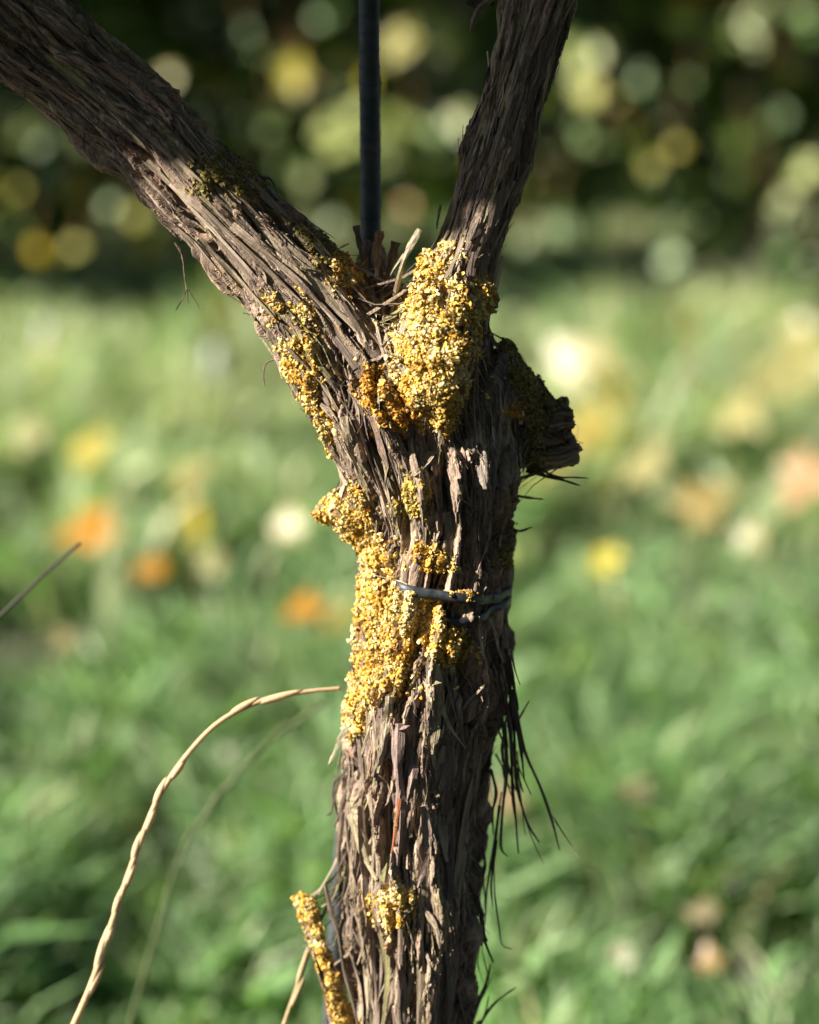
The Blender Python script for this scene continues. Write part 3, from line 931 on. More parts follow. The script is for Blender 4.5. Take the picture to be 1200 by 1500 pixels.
# ------------------------------------------------------------------ lichen crusts
def lobe_cloud(points, normals, radii, cols):
    """many small ruffled, cupped lobes in one mesh"""
    n = len(points); K = 7
    P_ = np.asarray(points); Nn = np.asarray(normals) + rng.normal(size=(n, 3)) * .5
    Nn /= np.linalg.norm(Nn, axis=1)[:, None]
    A = np.cross(Nn, rng.normal(size=(n, 3))); A /= np.linalg.norm(A, axis=1)[:, None]
    B = np.cross(Nn, A)
    ang = np.linspace(0, 2 * np.pi, K, endpoint=False)[None, :] + rng.random((n, 1)) * 6
    rr = radii[:, None] * (1 + .35 * rng.normal(size=(n, K)).clip(-1.5, 1.5))
    dome = np.where(rng.random(n) < .7, 1.0, -.35)
    lift = radii[:, None] * .25 * rng.normal(size=(n, K)) - (dome * radii * .35)[:, None]
    rim = P_[:, None, :] + (rr * np.cos(ang))[:, :, None] * A[:, None, :] + (rr * np.sin(ang))[:, :, None] * B[:, None, :] + lift[:, :, None] * Nn[:, None, :]
    cen = P_[:, None, :] + Nn[:, None, :] * (radii * dome)[:, None, None] * .75
    V = np.concatenate([cen, rim], 1).reshape(-1, 3)
    b = np.arange(n)[:, None] * (K + 1)
    F = np.stack([np.broadcast_to(b, (n, K)), b + 1 + np.arange(K)[None], b + 1 + (np.arange(K)[None] + 1) % K], 2).reshape(-1, 3)
    C = np.repeat(cols[:, None, :], K + 1, 1)
    C[:, 1:, :] *= (1 + .18 * rng.normal(size=(n, K, 1))).clip(.6, 1.5)
    C[:, 1:, :] += .06 * rng.random((n, K, 1))
    return V, F, C.reshape(-1, 3).clip(.01, .92)


def lichen_patch(poly, thick, pal, parent, label=None):
    xs_ = [p[0] for p in poly]; ys_ = [p[1] for p in poly]
    area = 0
    for i in range(len(poly)):
        x0, y0 = poly[i]; x1, y1 = poly[(i + 1) % len(poly)]
        area += x0 * y1 - x1 * y0
    area = abs(area) / 2
    n_try = int(area * (.72 if pal != 'moss' else .30) * (max(xs_) - min(xs_) + 44) * (max(ys_) - min(ys_) + 52) / max(area, 1)) + 30
    X = rng.uniform(min(xs_) - 22, max(xs_) + 22, n_try); Yp = rng.uniform(min(ys_) - 26, max(ys_) + 26, n_try)
    jx = X + rng.normal(size=n_try) * 5 + 9 * perlin(np.stack([X / 16, Yp / 16, X * 0], 1)); jy = Yp + rng.normal(size=n_try) * 5 + 9 * perlin(np.stack([X / 16, Yp / 16, X * 0 + 9], 1))
    stray = rng.random(n_try) < .12
    jx = jx + stray * rng.normal(size=n_try) * 16; jy = jy + stray * rng.normal(size=n_try) * 22
    ok = in_poly(jx, jy, poly)
    pts, nrm, cl, rd = [], [], [], []
    cols = np.array(PAL[pal])
    for x, y in zip(X[ok], Yp[ok]):
        if (x > 578 and 838 < y < 868) or (x > 648 and 880 < y < 906): continue      # the tie lies bare here
        h = bvh.ray_cast(CAM, ray(x, y).normalized(), 1.3)
        if h[0] is None or h[0].y > 1.1: continue
        p, nn = h[0], h[1]
        # patchy growth
        pts.append(p + nn * (random.random() ** 2 * thick * .00035)); nrm.append(nn)
    if not pts: return
    pts = np.array([tuple(p) for p in pts]); nrm = np.array([tuple(p) for p in nrm])
    dens = perlin(pts / .009 + 40) + .5 * perlin(pts / .004)
    k = dens + rng.random(len(pts)) * .5 > (-.06 if pal != 'moss' else .05)
    if thick > 2.8: k |= dens + .5 * perlin(pts / .016 + 60) > -.22
    pts, nrm = pts[k], nrm[k]
    n = len(pts)
    if n == 0: return
    mix = perlin(pts / .012 + 77) * 1.6 + rng.normal(size=n) * .9
    ci = np.clip(np.floor((mix + 1.5) / 3 * len(cols)), 0, len(cols) - 1).astype(int)
    cl = cols[ci] * (1 + .14 * rng.normal(size=(n, 1)))
    rd = rng.uniform(.00045, .0010, n) * (1 + .5 * (rng.random(n) < .12))
    V, F, C = lobe_cloud(pts, nrm, rd, cl)
    o = mesh_obj('lichen_patch' if pal != 'moss' else 'moss_patch', V, F, M_lichen, parent, True, C)
    keep(o)
    return o


for (nm, poly, th, pal) in LICHEN:
    par = {'arm_spot': 'branch', 'arm_moss': 'branch', 'arm_under': 'branch', 'crotch_moss': 'branch', 'branch_base': 'branch.b', 'spur': 'spur'}.get(nm, 'trunk')
    lichen_patch(poly, th, pal, parts[par])

# ------------------------------------------------------------------ tie
def band_loop(path_px, half_w, name, parent, sink):
    """flat strap pulled round the trunk; path gives the height (py) by side"""
    L = limbs['trunk']
    n = 72
    C, Nn = [], []
    for i in range(n):
        th = 2 * math.pi * i / n
        x = math.cos(th)                    # image left/right
        pyv = np.interp(x, [-1, -.55, .3, 1], path_px) if math.sin(th) >= 0 else np.interp(x, [-1, 1], [path_px[0], path_px[3]])
        j = int(np.argmin(np.abs(project(L.C)[1] - pyv)))
        g = surf(L, L.s[j], math.atan2(math.sin(th), math.cos(th)))
        d = math.cos(th) * L.N1[j] + math.sin(th) * L.N2[j]
        r = (np.array(g[0]) - L.C[j]) @ d if g else L.r[j]
        C.append((j, d, r))
    r = np.array([c[2] for c in C])
    r = np.maximum(r, .6 * np.maximum(np.roll(r, 1), np.roll(r, -1)) + .4 * r)
    for _ in range(5): r = np.maximum(r * .985, .5 * r + .25 * (np.roll(r, 1) + np.roll(r, -1)))
    pys = []
    for i in range(n):
        th = 2 * math.pi * i / n; x = math.cos(th)
        pys.append(np.interp(x, [-1, -.55, .3, 1], path_px) if math.sin(th) >= 0 else np.interp(x, [-1, 1], [path_px[0], path_px[3]]))
    ring = []
    for i in range(n):
        j, d, _ = C[i]
        c = np.array([np.interp(-pys[i], -project(L.C)[1], L.C[:, k]) for k in range(3)])
        ring.append((c + d * (r[i] + .0009 - .006 * float(sstep(sink + .22, sink - .10, math.cos(2 * math.pi * i / n))) * (math.sin(2 * math.pi * i / n) > -.3)), d, L.T[j]))
    V, F = [], []
    for p, d, T in ring:
        V += [p - T * half_w, p - T * half_w * .92 + d * .0008, p + d * .0009, p + T * half_w * .92 + d * .0008, p + T * half_w, p - d * .0006]
    for i in range(n):
        k = (i + 1) % n
        for j in range(6):
            m = (j + 1) % 6
            F.append((i * 6 + j, i * 6 + m, k * 6 + m, k * 6 + j))
    o = mesh_obj(name, np.array(V), F, M_tie, parent, True); keep(o)
    return o


tie_c, _ = at(641, 870)
tie = empty('vine_tie', tie_c)
tag(tie, 'black rubber tie wound twice round the vine trunk under yellow lichen', 'tie')
band_loop([858, 846, 856, 868], .0022, 'strand', tie, -.62)
band_loop([884, 890, 893, 882], .0018, 'strand', tie, .02)

# ------------------------------------------------------------------ stake behind the vine
def tube_mesh(C, r, n=12):
    C = np.asarray(C, dtype=float); m = len(C); r = np.broadcast_to(np.asarray(r, dtype=float), (m,))
    T = np.gradient(C, axis=0); T /= np.linalg.norm(T, axis=1)[:, None] + 1e-12
    ref = np.array([0, 1, 0.0]) if abs(T[0] @ np.array([0, 1, 0])) < .9 else np.array([1.0, 0, 0])
    A = np.cross(T, ref); A /= np.linalg.norm(A, axis=1)[:, None]; B = np.cross(T, A)
    th = np.linspace(0, 2 * np.pi, n, endpoint=False)
    V = (C[:, None] + r[:, None, None] * (np.cos(th)[None, :, None] * A[:, None] + np.sin(th)[None, :, None] * B[:, None])).reshape(-1, 3)
    F = []
    for i in range(m - 1):
        for j in range(n):
            k = (j + 1) % n
            F.append((i * n + j, i * n + k, (i + 1) * n + k, (i + 1) * n + j))
    F.append(tuple(range(n))[::-1]); F.append(tuple((m - 1) * n + j for j in range(n)))
    return V, F


stk = [(541, -900), (541, -300), (541, 0), (543, 330), (541, 600), (537, 860), (520, 1080), (500, 1290), (486, 1500), (470, 1800), (450, 2200), (430, 2600)]
SP_ = [np.array(at(x, y, .047)[0]) for x, y in stk]
SP_[-1][2] = -.05
SC = catmull(np.array(SP_), 30)
V, F = tube_mesh(SC, .0047, 14)
stake_o = empty('stake', (SC[-1][0], SC[-1][1], 0))
tag(stake_o, 'dark ribbed steel stake rising behind the fork of the old vine', 'stake')
keep(mesh_obj('rod', V, F, M_steel, stake_o))
# ribs along the rod
seg = np.concatenate([[0], np.cumsum(np.linalg.norm(np.diff(SC, axis=0), axis=1))])
RV, RF, ro = [], [], 0
u = .01
rib_proto = None
cnt = 0
while u < seg[-1] - .06 and cnt < 150:
    p = np.array([np.interp(u, seg, SC[:, k]) for k in range(3)]); i = min(np.searchsorted(seg, u), len(SC) - 2)
    T = SC[i + 1] - SC[i]; T /= np.linalg.norm(T)
    ring = []
    A = np.cross(T, [0, 1, 0]); A /= np.linalg.norm(A); B = np.cross(T, A)
    for k in range(13):
        a = 2 * math.pi * k / 12
        ring.append(.0046 * (math.cos(a) * A + math.sin(a) * B) + T * .0018 * math.sin(a))
    if rib_proto is None:
        v, f = tube_mesh(np.array(ring), .00045, 5)
        rib_proto = mesh_obj('rib', v, f, M_steel, stake_o)
        rb = rib_proto
    else:
        rb = rib_proto.copy(); col.objects.link(rb)
    rb.location = Vector(p) - stake_o.location
    u += .0075; cnt += 1

# ------------------------------------------------------------------ grass stalks beside the vine
def stalk(path, r_px, off0, off1, c, label, spikelets=0, spread=1.0, tilt=0.0, group=None):
    P_ = catmull(np.array(path, dtype=float), 10)
    n = len(P_)
    offs = np.linspace(off0, off1, n)
    C = np.array([at(x, y, o)[0] for (x, y), o in zip(P_, offs)])
    base = C[0].copy()
    # run on down into the turf
    d = C[0] - C[2]; d /= np.linalg.norm(d); d = d * .6 + np.array([0, .1, -1.0]) * .6; d /= np.linalg.norm(d)
    k = (base[2] + .015) / -d[2] if d[2] < -.05 else .3
    ext = np.array([base + d * k * t for t in np.linspace(1, .05, 8)])
    C = np.vstack([ext, C])
    m = len(C)
    o = empty('grass_stalk', (C[0][0], C[0][1], 0))
    tag(o, label, 'grass', group)
    V, F = tube_mesh(C, r_px * .0003 * np.linspace(1.1, .6, m), 7)
    keep(mesh_obj('stem', V, F, M_dry, o, True, np.tile(np.array(c) * .92, (len(V), 1))))
    seg = np.concatenate([[0], np.cumsum(np.linalg.norm(np.diff(C, axis=0), axis=1))])
    s_lo = seg[-1] - spread
    for i in range(spikelets):
        u = s_lo + (seg[-1] - s_lo) * (i + .15) / spikelets
        p = np.array([np.interp(u, seg, C[:, k]) for k in range(3)]); j = min(np.searchsorted(seg, u), m - 2)
        T = C[j + 1] - C[j]; T /= np.linalg.norm(T)
        side = np.cross(T, np.array(FWD)); side /= np.linalg.norm(side)
        sg = 1 if i % 2 else -1
        if random.random() < .15: continue
        ax = T + side * sg * (.02 + .06 * random.random()); ax /= np.linalg.norm(ax)
        ln = random.uniform(.012, .022)
        tt = np.linspace(0, 1, 9)
        cc = p + ax[None] * (tt * ln)[:, None] + side[None] * sg * .0004
        rr = .00135 * r_px / 4.5 * np.sin(np.pi * (.06 + .9 * tt ** .8)) ** .8 + .0002
        v, f = tube_mesh(cc, rr, 7)
        keep(mesh_obj('spikelet', v, f, M_dry, o, True, np.tile(np.array(c) * random.uniform(.85, 1.15), (len(v), 1))))
    return o


STRAW = (.60, .44, .26)
stalk([(100, 1520), (135, 1440), (165, 1350), (198, 1255), (232, 1170), (275, 1105), (325, 1055), (390, 1024), (450, 1013), (500, 1008)], 5.2, -.015, .004, STRAW,
      'pale dry arching rye grass stalk bending towards the vine trunk', 15, .20)
stalk([(412, 1512), (430, 1460), (446, 1415), (462, 1380)], 3.0, .012, .016, (.55, .42, .24), 'short pale dry grass stalk rising behind the lichen covered spur', 3, .035)
stalk([(190, 1500), (228, 1370), (262, 1260), (310, 1180), (380, 1100), (440, 1052), (478, 1030)], 4.2, .20, .22, (.10, .13, .05), 'blurred dark green grass stalk arching behind the pale dry stalk', 10, .13)
stalk([(-150, 1060), (-60, 960), (0, 903), (60, 846), (118, 796)], 3.4, -.13, -.11, (.07, .065, .05), 'dark thin grass stem leaning in beside the grass', 0)

# ------------------------------------------------------------------ grass
def blades(n, xr, yr, h_rng, w_rng, cols, bend=.5, dens=None, zone=None):
    Yb = rng.uniform(*yr, n); half = np.maximum(.30 * Yb + .55, .5)
    Xb = rng.uniform(-1, 1, n) * half * xr
    if dens is not None:
        k = rng.random(n) < dens(Xb, Yb); Xb, Yb = Xb[k], Yb[k]; n = len(Xb)
    clump = perlin(np.stack([Xb * 6, Yb * 4, np.zeros(n)], 1)) + .8 * perlin(np.stack([Xb * 2.2, Yb * 1.6, np.zeros(n) + 4], 1))
    h = rng.uniform(*h_rng, n) * (1 + .65 * clump).clip(.25, 2.2)
    w = rng.uniform(*w_rng, n)
    az = rng.random(n) * 6.283; fx = rng.random(n) * 6.283
    bd = rng.uniform(.15, 1.0, n) * bend * h
    side = np.stack([np.cos(fx), np.sin(fx), np.zeros(n)], 1)
    lean = np.stack([np.cos(az), np.sin(az), np.zeros(n)], 1)
    base = np.stack([Xb, Yb, np.full(n, -.012)], 1)
    up = np.array([0, 0, 1.0])
    rows = []
    for t, ww in ((0, .8), (.35, 1.0), (.7, .75)):
        c = base + up * (h * t * (1 - .18 * t))[:, None] + lean * (bd * t * t)[:, None]
        rows += [c - side * (w * ww)[:, None], c + side * (w * ww)[:, None]]
    tip = base + up * (h * .80)[:, None] + lean * (bd * 1.15)[:, None]
    V = np.stack(rows + [tip], 1).reshape(-1, 3)
    b = np.arange(n)[:, None] * 7
    tri = np.array([(0, 1, 3), (0, 3, 2), (2, 3, 5), (2, 5, 4), (4, 5, 6)])
    F = (b[:, None, :] + tri[None]).reshape(-1, 3)
    pal = cols(Xb, Yb)
    C = np.repeat(pal[:, None, :], 7, 1).reshape(-1, 3)
    return V, F, C


def pick(n, pal, w):
    i = rng.choice(len(pal), n, p=np.array(w) / sum(w))
    return np.array(pal)[i] * (1 + .22 * rng.normal(size=(n, 1))).clip(.5, 1.6)


GREEN = [(.12, .23, .085), (.17, .30, .12), (.24, .37, .175), (.08, .16, .06), (.33, .42, .25)]
PALE = [(.44, .49, .30), (.54, .53, .36), (.36, .44, .25), (.52, .46, .27), (.30, .42, .21)]
# gaps cut in the turf, their dark soil standing in for shade: place, half sizes (m)
SHADE_GAPS = [(ground_at(x, y), a, b) for x, y, a, b in ((235, 480, .20, .40), (1090, 450, .12, .4), (345, 890, .12, .16), (60, 960, .20, .14), (840, 835, .07, .10), (1000, 835, .12, .09), (1120, 1455, .12, .08), (30, 745, .10, .12), (600, 700, .2, .2), (260, 1260, .06, .06), (800, 1010, .08, .06))]


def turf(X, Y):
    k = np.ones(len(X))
    for c, a, b in SHADE_GAPS:
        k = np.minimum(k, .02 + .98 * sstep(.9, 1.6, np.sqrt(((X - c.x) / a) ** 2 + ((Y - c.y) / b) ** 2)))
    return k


def grass_cols(X, Y):
    far = sstep(2.2, 3.6, Y + .5 * perlin(np.stack([X * 1.2, Y * 1.2, X * 0 + 5], 1)))
    g = pick(len(X), GREEN, [3, 4, 3, 2, 1.5]); p = pick(len(X), PALE, [3, 2, 3, 1, 3])
    m = (rng.random(len(X)) < .10 + .80 * far)[:, None]
    patch = perlin(np.stack([X * 7, Y * 4.5, X * 0 + 21], 1)) + .6 * perlin(np.stack([X * 16, Y * 10, X * 0 + 33], 1))
    return np.where(m, p, g) * (1 + .6 * patch).clip(.35, 1.7)[:, None]


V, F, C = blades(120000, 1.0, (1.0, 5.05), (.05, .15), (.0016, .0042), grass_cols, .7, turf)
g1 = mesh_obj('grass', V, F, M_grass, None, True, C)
V, F, C = blades(30000, 2.6, (1.0, 5.05), (.05, .15), (.0025, .006), grass_cols, .7, lambda X, Y: (np.abs(X) > .30 * Y + .5) * 1.0)
go_ = mesh_obj('grass', V, F, M_grass, None, True, C)
tag(go_, 'rough grass along the lane to either side of the old vine', 'grass', kind='stuff')
tag(g1, 'short green grass covering the lane between the vine rows', 'grass', kind='stuff')
V, F, C = blades(26000, 1.2, (5.0, 11), (.05, .12), (.003, .007), grass_cols, .7)
g2 = mesh_obj('grass', V, F, M_grass, None, True, C)
tag(g2, 'rough grass growing beneath and beyond the far vine row', 'grass', kind='stuff')
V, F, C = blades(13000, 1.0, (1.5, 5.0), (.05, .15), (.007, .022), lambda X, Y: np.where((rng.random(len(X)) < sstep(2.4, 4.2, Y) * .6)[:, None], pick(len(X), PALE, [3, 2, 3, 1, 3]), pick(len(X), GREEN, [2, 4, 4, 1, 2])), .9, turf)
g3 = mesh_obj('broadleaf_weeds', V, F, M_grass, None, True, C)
tag(g3, 'broad leaved green weeds scattered through the grass', 'weeds', kind='stuff')

def tall_cols(X, Y):
    n = len(X)
    m = rng.random(n)[:, None]
    c = np.where(m < .45, pick(n, PALE, [3, 2, 3, 1, 3]), pick(n, GREEN, [2, 3, 3, 1, 2]))
    return np.where(m > .95, pick(n, [(.55, .44, .06), (.60, .34, .05)], [2, 1]), c)


tall_mask = lambda X, Y: sstep(.0, .5, perlin(np.stack([X * 3.2, Y * 2.0, X * 0 + 50], 1)))
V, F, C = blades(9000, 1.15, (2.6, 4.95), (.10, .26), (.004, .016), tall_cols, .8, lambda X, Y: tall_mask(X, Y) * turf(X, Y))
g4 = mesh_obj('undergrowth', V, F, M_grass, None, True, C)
tag(g4, 'tall leafy pale green undergrowth in tufts before the far vine row', 'undergrowth', kind='stuff')

# ------------------------------------------------------------------ vine leaves
def leaf_shape(n_lobe=5, cup=.2, seed=0):
    r = np.random.default_rng(seed)
    ang, rad = [], []
    spec = [(-150, .55), (-128, .82), (-104, .58), (-78, .95), (-52, .62), (-24, .86), (0, 1.12), (24, .86), (52, .62), (78, .95), (104, .58), (128, .82), (150, .55), (180, .18)]
    V = [(0, 0, 0)]
    for a, q in spec:
        a = math.radians(a); q *= 1 + .08 * r.normal()
        x, y = q * math.sin(a), q * math.cos(a)
        V.append((x, y, cup * (q * q) * (.5 + .5 * math.cos(2 * a)) - .25 * cup * q + .06 * r.normal()))
    F = [(0, i, i % 14 + 1) for i in range(1, 15)]
    return np.array(V), np.array(F)


LEAF_GREEN = [(.05, .095, .016), (.07, .125, .02), (.04, .075, .017), (.10, .15, .025), (.14, .17, .035)]
LEAF_YELLOW = [(.52, .40, .04), (.46, .40, .06), (.38, .38, .06)]
LEAF_ORANGE = [(.60, .27, .03), (.55, .20, .025)]


def leaf_mass(centres, sizes, cols, tilt=.9):
    n = len(centres)
    Vs, Fs, Cs = [], [], []
    shapes = [leaf_shape(cup=c, seed=i) for i, c in enumerate((.15, .3, -.2))]
    which = rng.integers(0, 3, n)
    for w in range(3):
        k = np.where(which == w)[0]
        if len(k) == 0: continue
        S, Fc = shapes[w]
        nn = rng.normal(size=(len(k), 3)) * tilt + np.array([-.35, -.55, .45]); nn /= np.linalg.norm(nn, axis=1)[:, None]
        a = np.cross(nn, rng.normal(size=(len(k), 3)) + np.array([0, 0, -2.0])); a /= np.linalg.norm(a, axis=1)[:, None]
        b = np.cross(nn, a)
        V = centres[k][:, None] + sizes[k][:, None, None] * (S[None, :, 0:1] * a[:, None] + S[None, :, 1:2] * b[:, None] + S[None, :, 2:3] * nn[:, None])
        Vs.append(V.reshape(-1, 3)); m = S.shape[0]
        Fs.append((np.arange(len(k))[:, None, None] * m + Fc[None]).reshape(-1, 3)); Cs.append(np.repeat(cols[k], m, 0))
    off = 0; FF = []
    for V, F in zip(Vs, Fs):
        FF.append(F + off); off += len(V)
    return np.vstack(Vs), np.vstack(FF), np.vstack(Cs)


def wobbly(p0, p1, amp, n=9):
    p0, p1 = np.array(p0, float), np.array(p1, float)
    t = np.linspace(0, 1, n)[:, None]
    o = rng.normal(size=(n, 3)) * amp * np.sin(np.pi * t)
    return catmull(p0 + (p1 - p0) * t + o, 3)


def far_vine(x, y, label, n_leaf, zlo, dx=.62, yel=.05, orange=.012, zhi=1.75, n_front=0, ze=.66):
    o = empty('grapevine', (x, y, 0))
    tag(o, label, 'grapevine', 'vines of the row across the lane')
    C = wobbly((x, y, -.03), (x + rng.normal() * .05, y, .72), .012)
    V, F = tube_mesh(C, np.linspace(.034, .024, len(C)), 10)
    keep(mesh_obj('trunk', V, F, M_bark, o, True, np.tile(np.array([.11, .085, .065]), (len(V), 1))))
    for s in (-1, 1):
        C = wobbly((x, y, .68), (x + s * .5, y + rng.normal() * .04, .80), .012)
        V, F = tube_mesh(C, np.linspace(.02, .012, len(C)), 8)
        keep(mesh_obj('branch', V, F, M_bark, o, True, np.tile(np.array([.10, .08, .06]), (len(V), 1))))
        for q in range(3):
            bx = x + s * (.12 + .16 * q)
            C = wobbly((bx, y, .76), (bx + rng.normal() * .08, y + rng.normal() * .12, 1.7), .03)
            V, F = tube_mesh(C, np.linspace(.006, .003, len(C)), 6)
            keep(mesh_obj('cane', V, F, M_bark, o, True, np.tile(np.array([.20, .12, .06]), (len(V), 1))))
    n = n_leaf
    zz = zlo + (zhi - zlo) * rng.random(n) ** ze
    spread_y = .13 + .14 * sstep(.75, 1.05, zz)
    cen = np.stack([x + rng.uniform(-dx, dx, n), y + rng.normal(size=n) * spread_y - .12 * sstep(.75, 1.05, zz), zz], 1)
    u = rng.random(n)
    cols = pick(n, LEAF_GREEN, [3, 3, 3, 2, 1])
    cols = np.where((u < yel)[:, None], pick(n, LEAF_YELLOW, [1, 1, 1]), cols)
    cols = np.where((u > 1 - orange)[:, None], pick(n, LEAF_ORANGE, [1, 1]), cols)
    nf = n_front
    if nf:
        zf = rng.uniform(.10, .85, nf)
        cen = np.vstack([cen, np.stack([x + rng.uniform(-dx, dx, nf), y - .50 + rng.normal(size=nf) * .09, zf], 1)]); zz = np.concatenate([zz, zf])
        cf = pick(nf, [(.12, .22, .05), (.18, .27, .07), (.09, .18, .035), (.45, .42, .07), (.55, .40, .04), (.60, .26, .03)], [4, 4, 3, 2, 1.2, .7]); cols = np.vstack([cols, cf]); n += nf
    sz_ = rng.uniform(.04, .075, n) * (1 + .35 * (zz > .95))
    if nf: sz_[-nf:] = rng.uniform(.016, .042, nf)
    V, F, Cc = leaf_mass(cen, sz_, cols)
    fo = mesh_obj('foliage', V, F, M_leaf, o, True, Cc); keep(fo); tag(fo, kind='stuff')
    return o


ROW = 5.15
far_label = 'leafy green grapevine with yellowing leaves in the row across the lane'
for i, x in enumerate((-4.75, -3.6, -2.55, -1.5, -.35, .87, 1.95, 3.0, 4.1)):
    far_vine(x, ROW + rng.normal() * .03, far_label, 2100, .16 if x > 0 else .10, dx=.66, n_front=14)
for i, x in enumerate((-4.6, -3.2, -1.8, -.4, 1.0, 2.4, 3.8, 5.2)):
    o = far_vine(x, 7.0, 'leafy grapevine in the second row seen behind the first row', 1500, .02, ze=.9, dx=.85, yel=.03, orange=.0)
    o['group'] = 'vines of the second row'

SPRAY = [(540, 195, .07, 'c'), (500, 215, .06, 'c'), (590, 185, .06, 'c'), (520, 170, .05, 'c'), (560, 225, .045, 'c'), (430, 115, .055, 'y'), (420, 90, .04, 'c'), (595, 55, .05, 'y'), (575, 80, .035, 'y'), (655, 55, .055, 'c'), (668, 180, .05, 'c'), (640, 200, .04, 'g'),
         (600, 300, .035, 'o'), (922, 182, .04, 'o'), (868, 138, .045, 'y'), (900, 146, .03, 'y'), (850, 88, .055, 'c'), (1100, 28, .09, 'c'), (1060, 50, .06, 'c'), (938, 115, .045, 'g'), (955, 245, .03, 'y'), (815, 335, .045, 'g'), (768, 356, .04, 'g'),
         (250, 105, .035, 'y'), (195, 318, .035, 'y'), (160, 298, .035, 'g'), (32, 188, .05, 'c'), (60, 212, .04, 'g'), (360, 45, .035, 'g'), (1150, 100, .045, 'y'), (1145, 170, .045, 'g'), (1142, 292, .045, 'c'), (1190, 250, .045, 'c'), (1125, 378, .04, 'g'),
         (855, 205, .04, 'g'), (1182, 384, .04, 'g'), (40, 372, .04, 'g'), (500, 140, .035, 'g'), (485, 325, .035, 'g'), (395, 190, .035, 'g'), (410, 235, .035, 'g'), (446, 258, .035, 'c'), (1115, 215, .03, 'g'), (990, 318, .03, 'g'), (700, 245, .03, 'y'),
         (660, 20, .03, 'g'), (485, 20, .035, 'g'), (1180, 20, .05, 'g'), (1010, 120, .03, 'g'), (345, 150, .03, 'o'), (30, 270, .03, 'y'), (110, 360, .03, 'y'), (990, 215, .025, 'y')]
SPRAY_COL = {'c': [(.42, .47, .17), (.38, .45, .13)], 'y': [(.55, .48, .05), (.48, .46, .08)], 'g': [(.17, .31, .09), (.23, .36, .12), (.14, .27, .06)], 'o': [(.62, .30, .03)]}
row_vines = [o for o in sc.objects if o.get('group') == 'vines of the row across the lane']
for x, y, sz, kd in SPRAY:
    p0_ = atY(x, y, ROW - .5 + rng.normal() * .05)
    own = min(row_vines, key=lambda o: abs(o.location.x - p0_.x))
    for q in range(random.choice((1, 2, 3, 4)) if kd in 'cg' else random.choice((1, 2))):
        S, Fc = leaf_shape(cup=random.uniform(-.2, .3), seed=random.randrange(999))
        c = np.array(random.choice(SPRAY_COL[kd if q == 0 or kd != 'o' else 'g'])) * random.uniform(.6, 1.05)
        o = mesh_obj('leaf', S, Fc, M_leaf, own, True, np.tile(c, (len(S), 1)))
        p = p0_ + Vector(rng.normal(size=3)) * (.045 if q else 0)
        o.location = p - own.location; o.scale = (sz * (.85 if kd in 'cy' else .62) * (1 if q == 0 else random.uniform(.5, 1.0)),) * 3
        nn = (TO_SUN * .8 + (CAM - p).normalized() * .7 + Vector(rng.normal(size=3) * (.25 + .2 * q))).normalized()
        o.rotation_euler = (nn.to_track_quat('Z', 'Y').to_matrix() @ Matrix.Rotation(random.uniform(0, 6.28), 3, 'Z')).to_euler()
    p = p0_
    # the shoot it hangs from
    if random.random() < .5:
        C = wobbly((p.x + rng.normal() * .1, ROW - .05, p.z + random.uniform(.15, .5)), p, .03, 6)
        V, F = tube_mesh(C, np.linspace(.004, .002, len(C)), 5)
        keep(mesh_obj('cane', V, F, M_bark, own, True, np.tile(np.array([.18, .11, .05]), (len(V), 1))))

for x in (-2.6, -1.3, 0.1, 1.4, 2.7):  # row added behind the camera to keep sky light off the bark
    o = far_vine(x, -1.0, 'unseen leafy grapevine added behind the camera to block sky light', 1500, .35, dx=.75, yel=.05, zhi=2.3)
    o['group'] = 'unseen vines added behind the camera'

for x, zl in ((1.3, .85), (2.4, .85)):  # out of view to the right, added to cut the sky fill
    o = far_vine(x, .98, 'unseen leafy grapevine added beside the old vine to block sky light', 1100, zl, dx=.62, yel=.05, zhi=2.4 if x < 0 else 2.0)
    o['group'] = 'unseen vines added beside the old vine'

# ------------------------------------------------------------------ this vine's own canes and leaves above the frame (they shade its arms)
NZ = TO_SUN / TO_SUN.z


def shade_hit(p):
    """where the shadow of p crosses the vine's plane, as reference pixels"""
    # plane y = Y0 + LEAN*(z-Z0)
    den = TO_SUN.y - LEAN * TO_SUN.z
    t = (p.y - Y0 - LEAN * (p.z - Z0)) / den
    q = p - TO_SUN * t
    a, b = project(np.array([tuple(q)]))
    return a[0], b[0], t


arm_top = limbs['upper_arm'].C
def add_cane(C, r0, r1):
    V, F = tube_mesh(C, np.linspace(r0, r1, len(C)), 8)
    keep(mesh_obj('cane', V, F, M_bark, vine, True, np.tile(np.array([.22, .13, .07]), (len(V), 1))))


# leaves hang where the line from the sun to the upper arms passes
leaf_pts = []
while len(leaf_pts) < 190:
    hx, hy = random.uniform(-260, 960), random.uniform(-420, 330)
    size = random.uniform(.045, .065)
    if hy + size / .0003 * .9 > 205 + .18 * hx: continue
    q, _t = at(hx, hy, 0)
    p = q + TO_SUN * random.uniform(.42, .85)
    ax, ay = project(np.array([tuple(p)]))
    if -230 < ax[0] < 1430 and -230 < ay[0] < 1730: continue
    leaf_pts.append((p, size))
while len(leaf_pts) < 280:  # more unseen leaves overhead, added to screen the sky
    p = Vector((random.uniform(-.55, .6), random.uniform(.55, 1.15), random.uniform(1.12, 1.5)))
    hx, hy, t = shade_hit(p)
    if hy > 60 and t > 0: continue
    leaf_pts.append((p, random.uniform(.045, .065)))
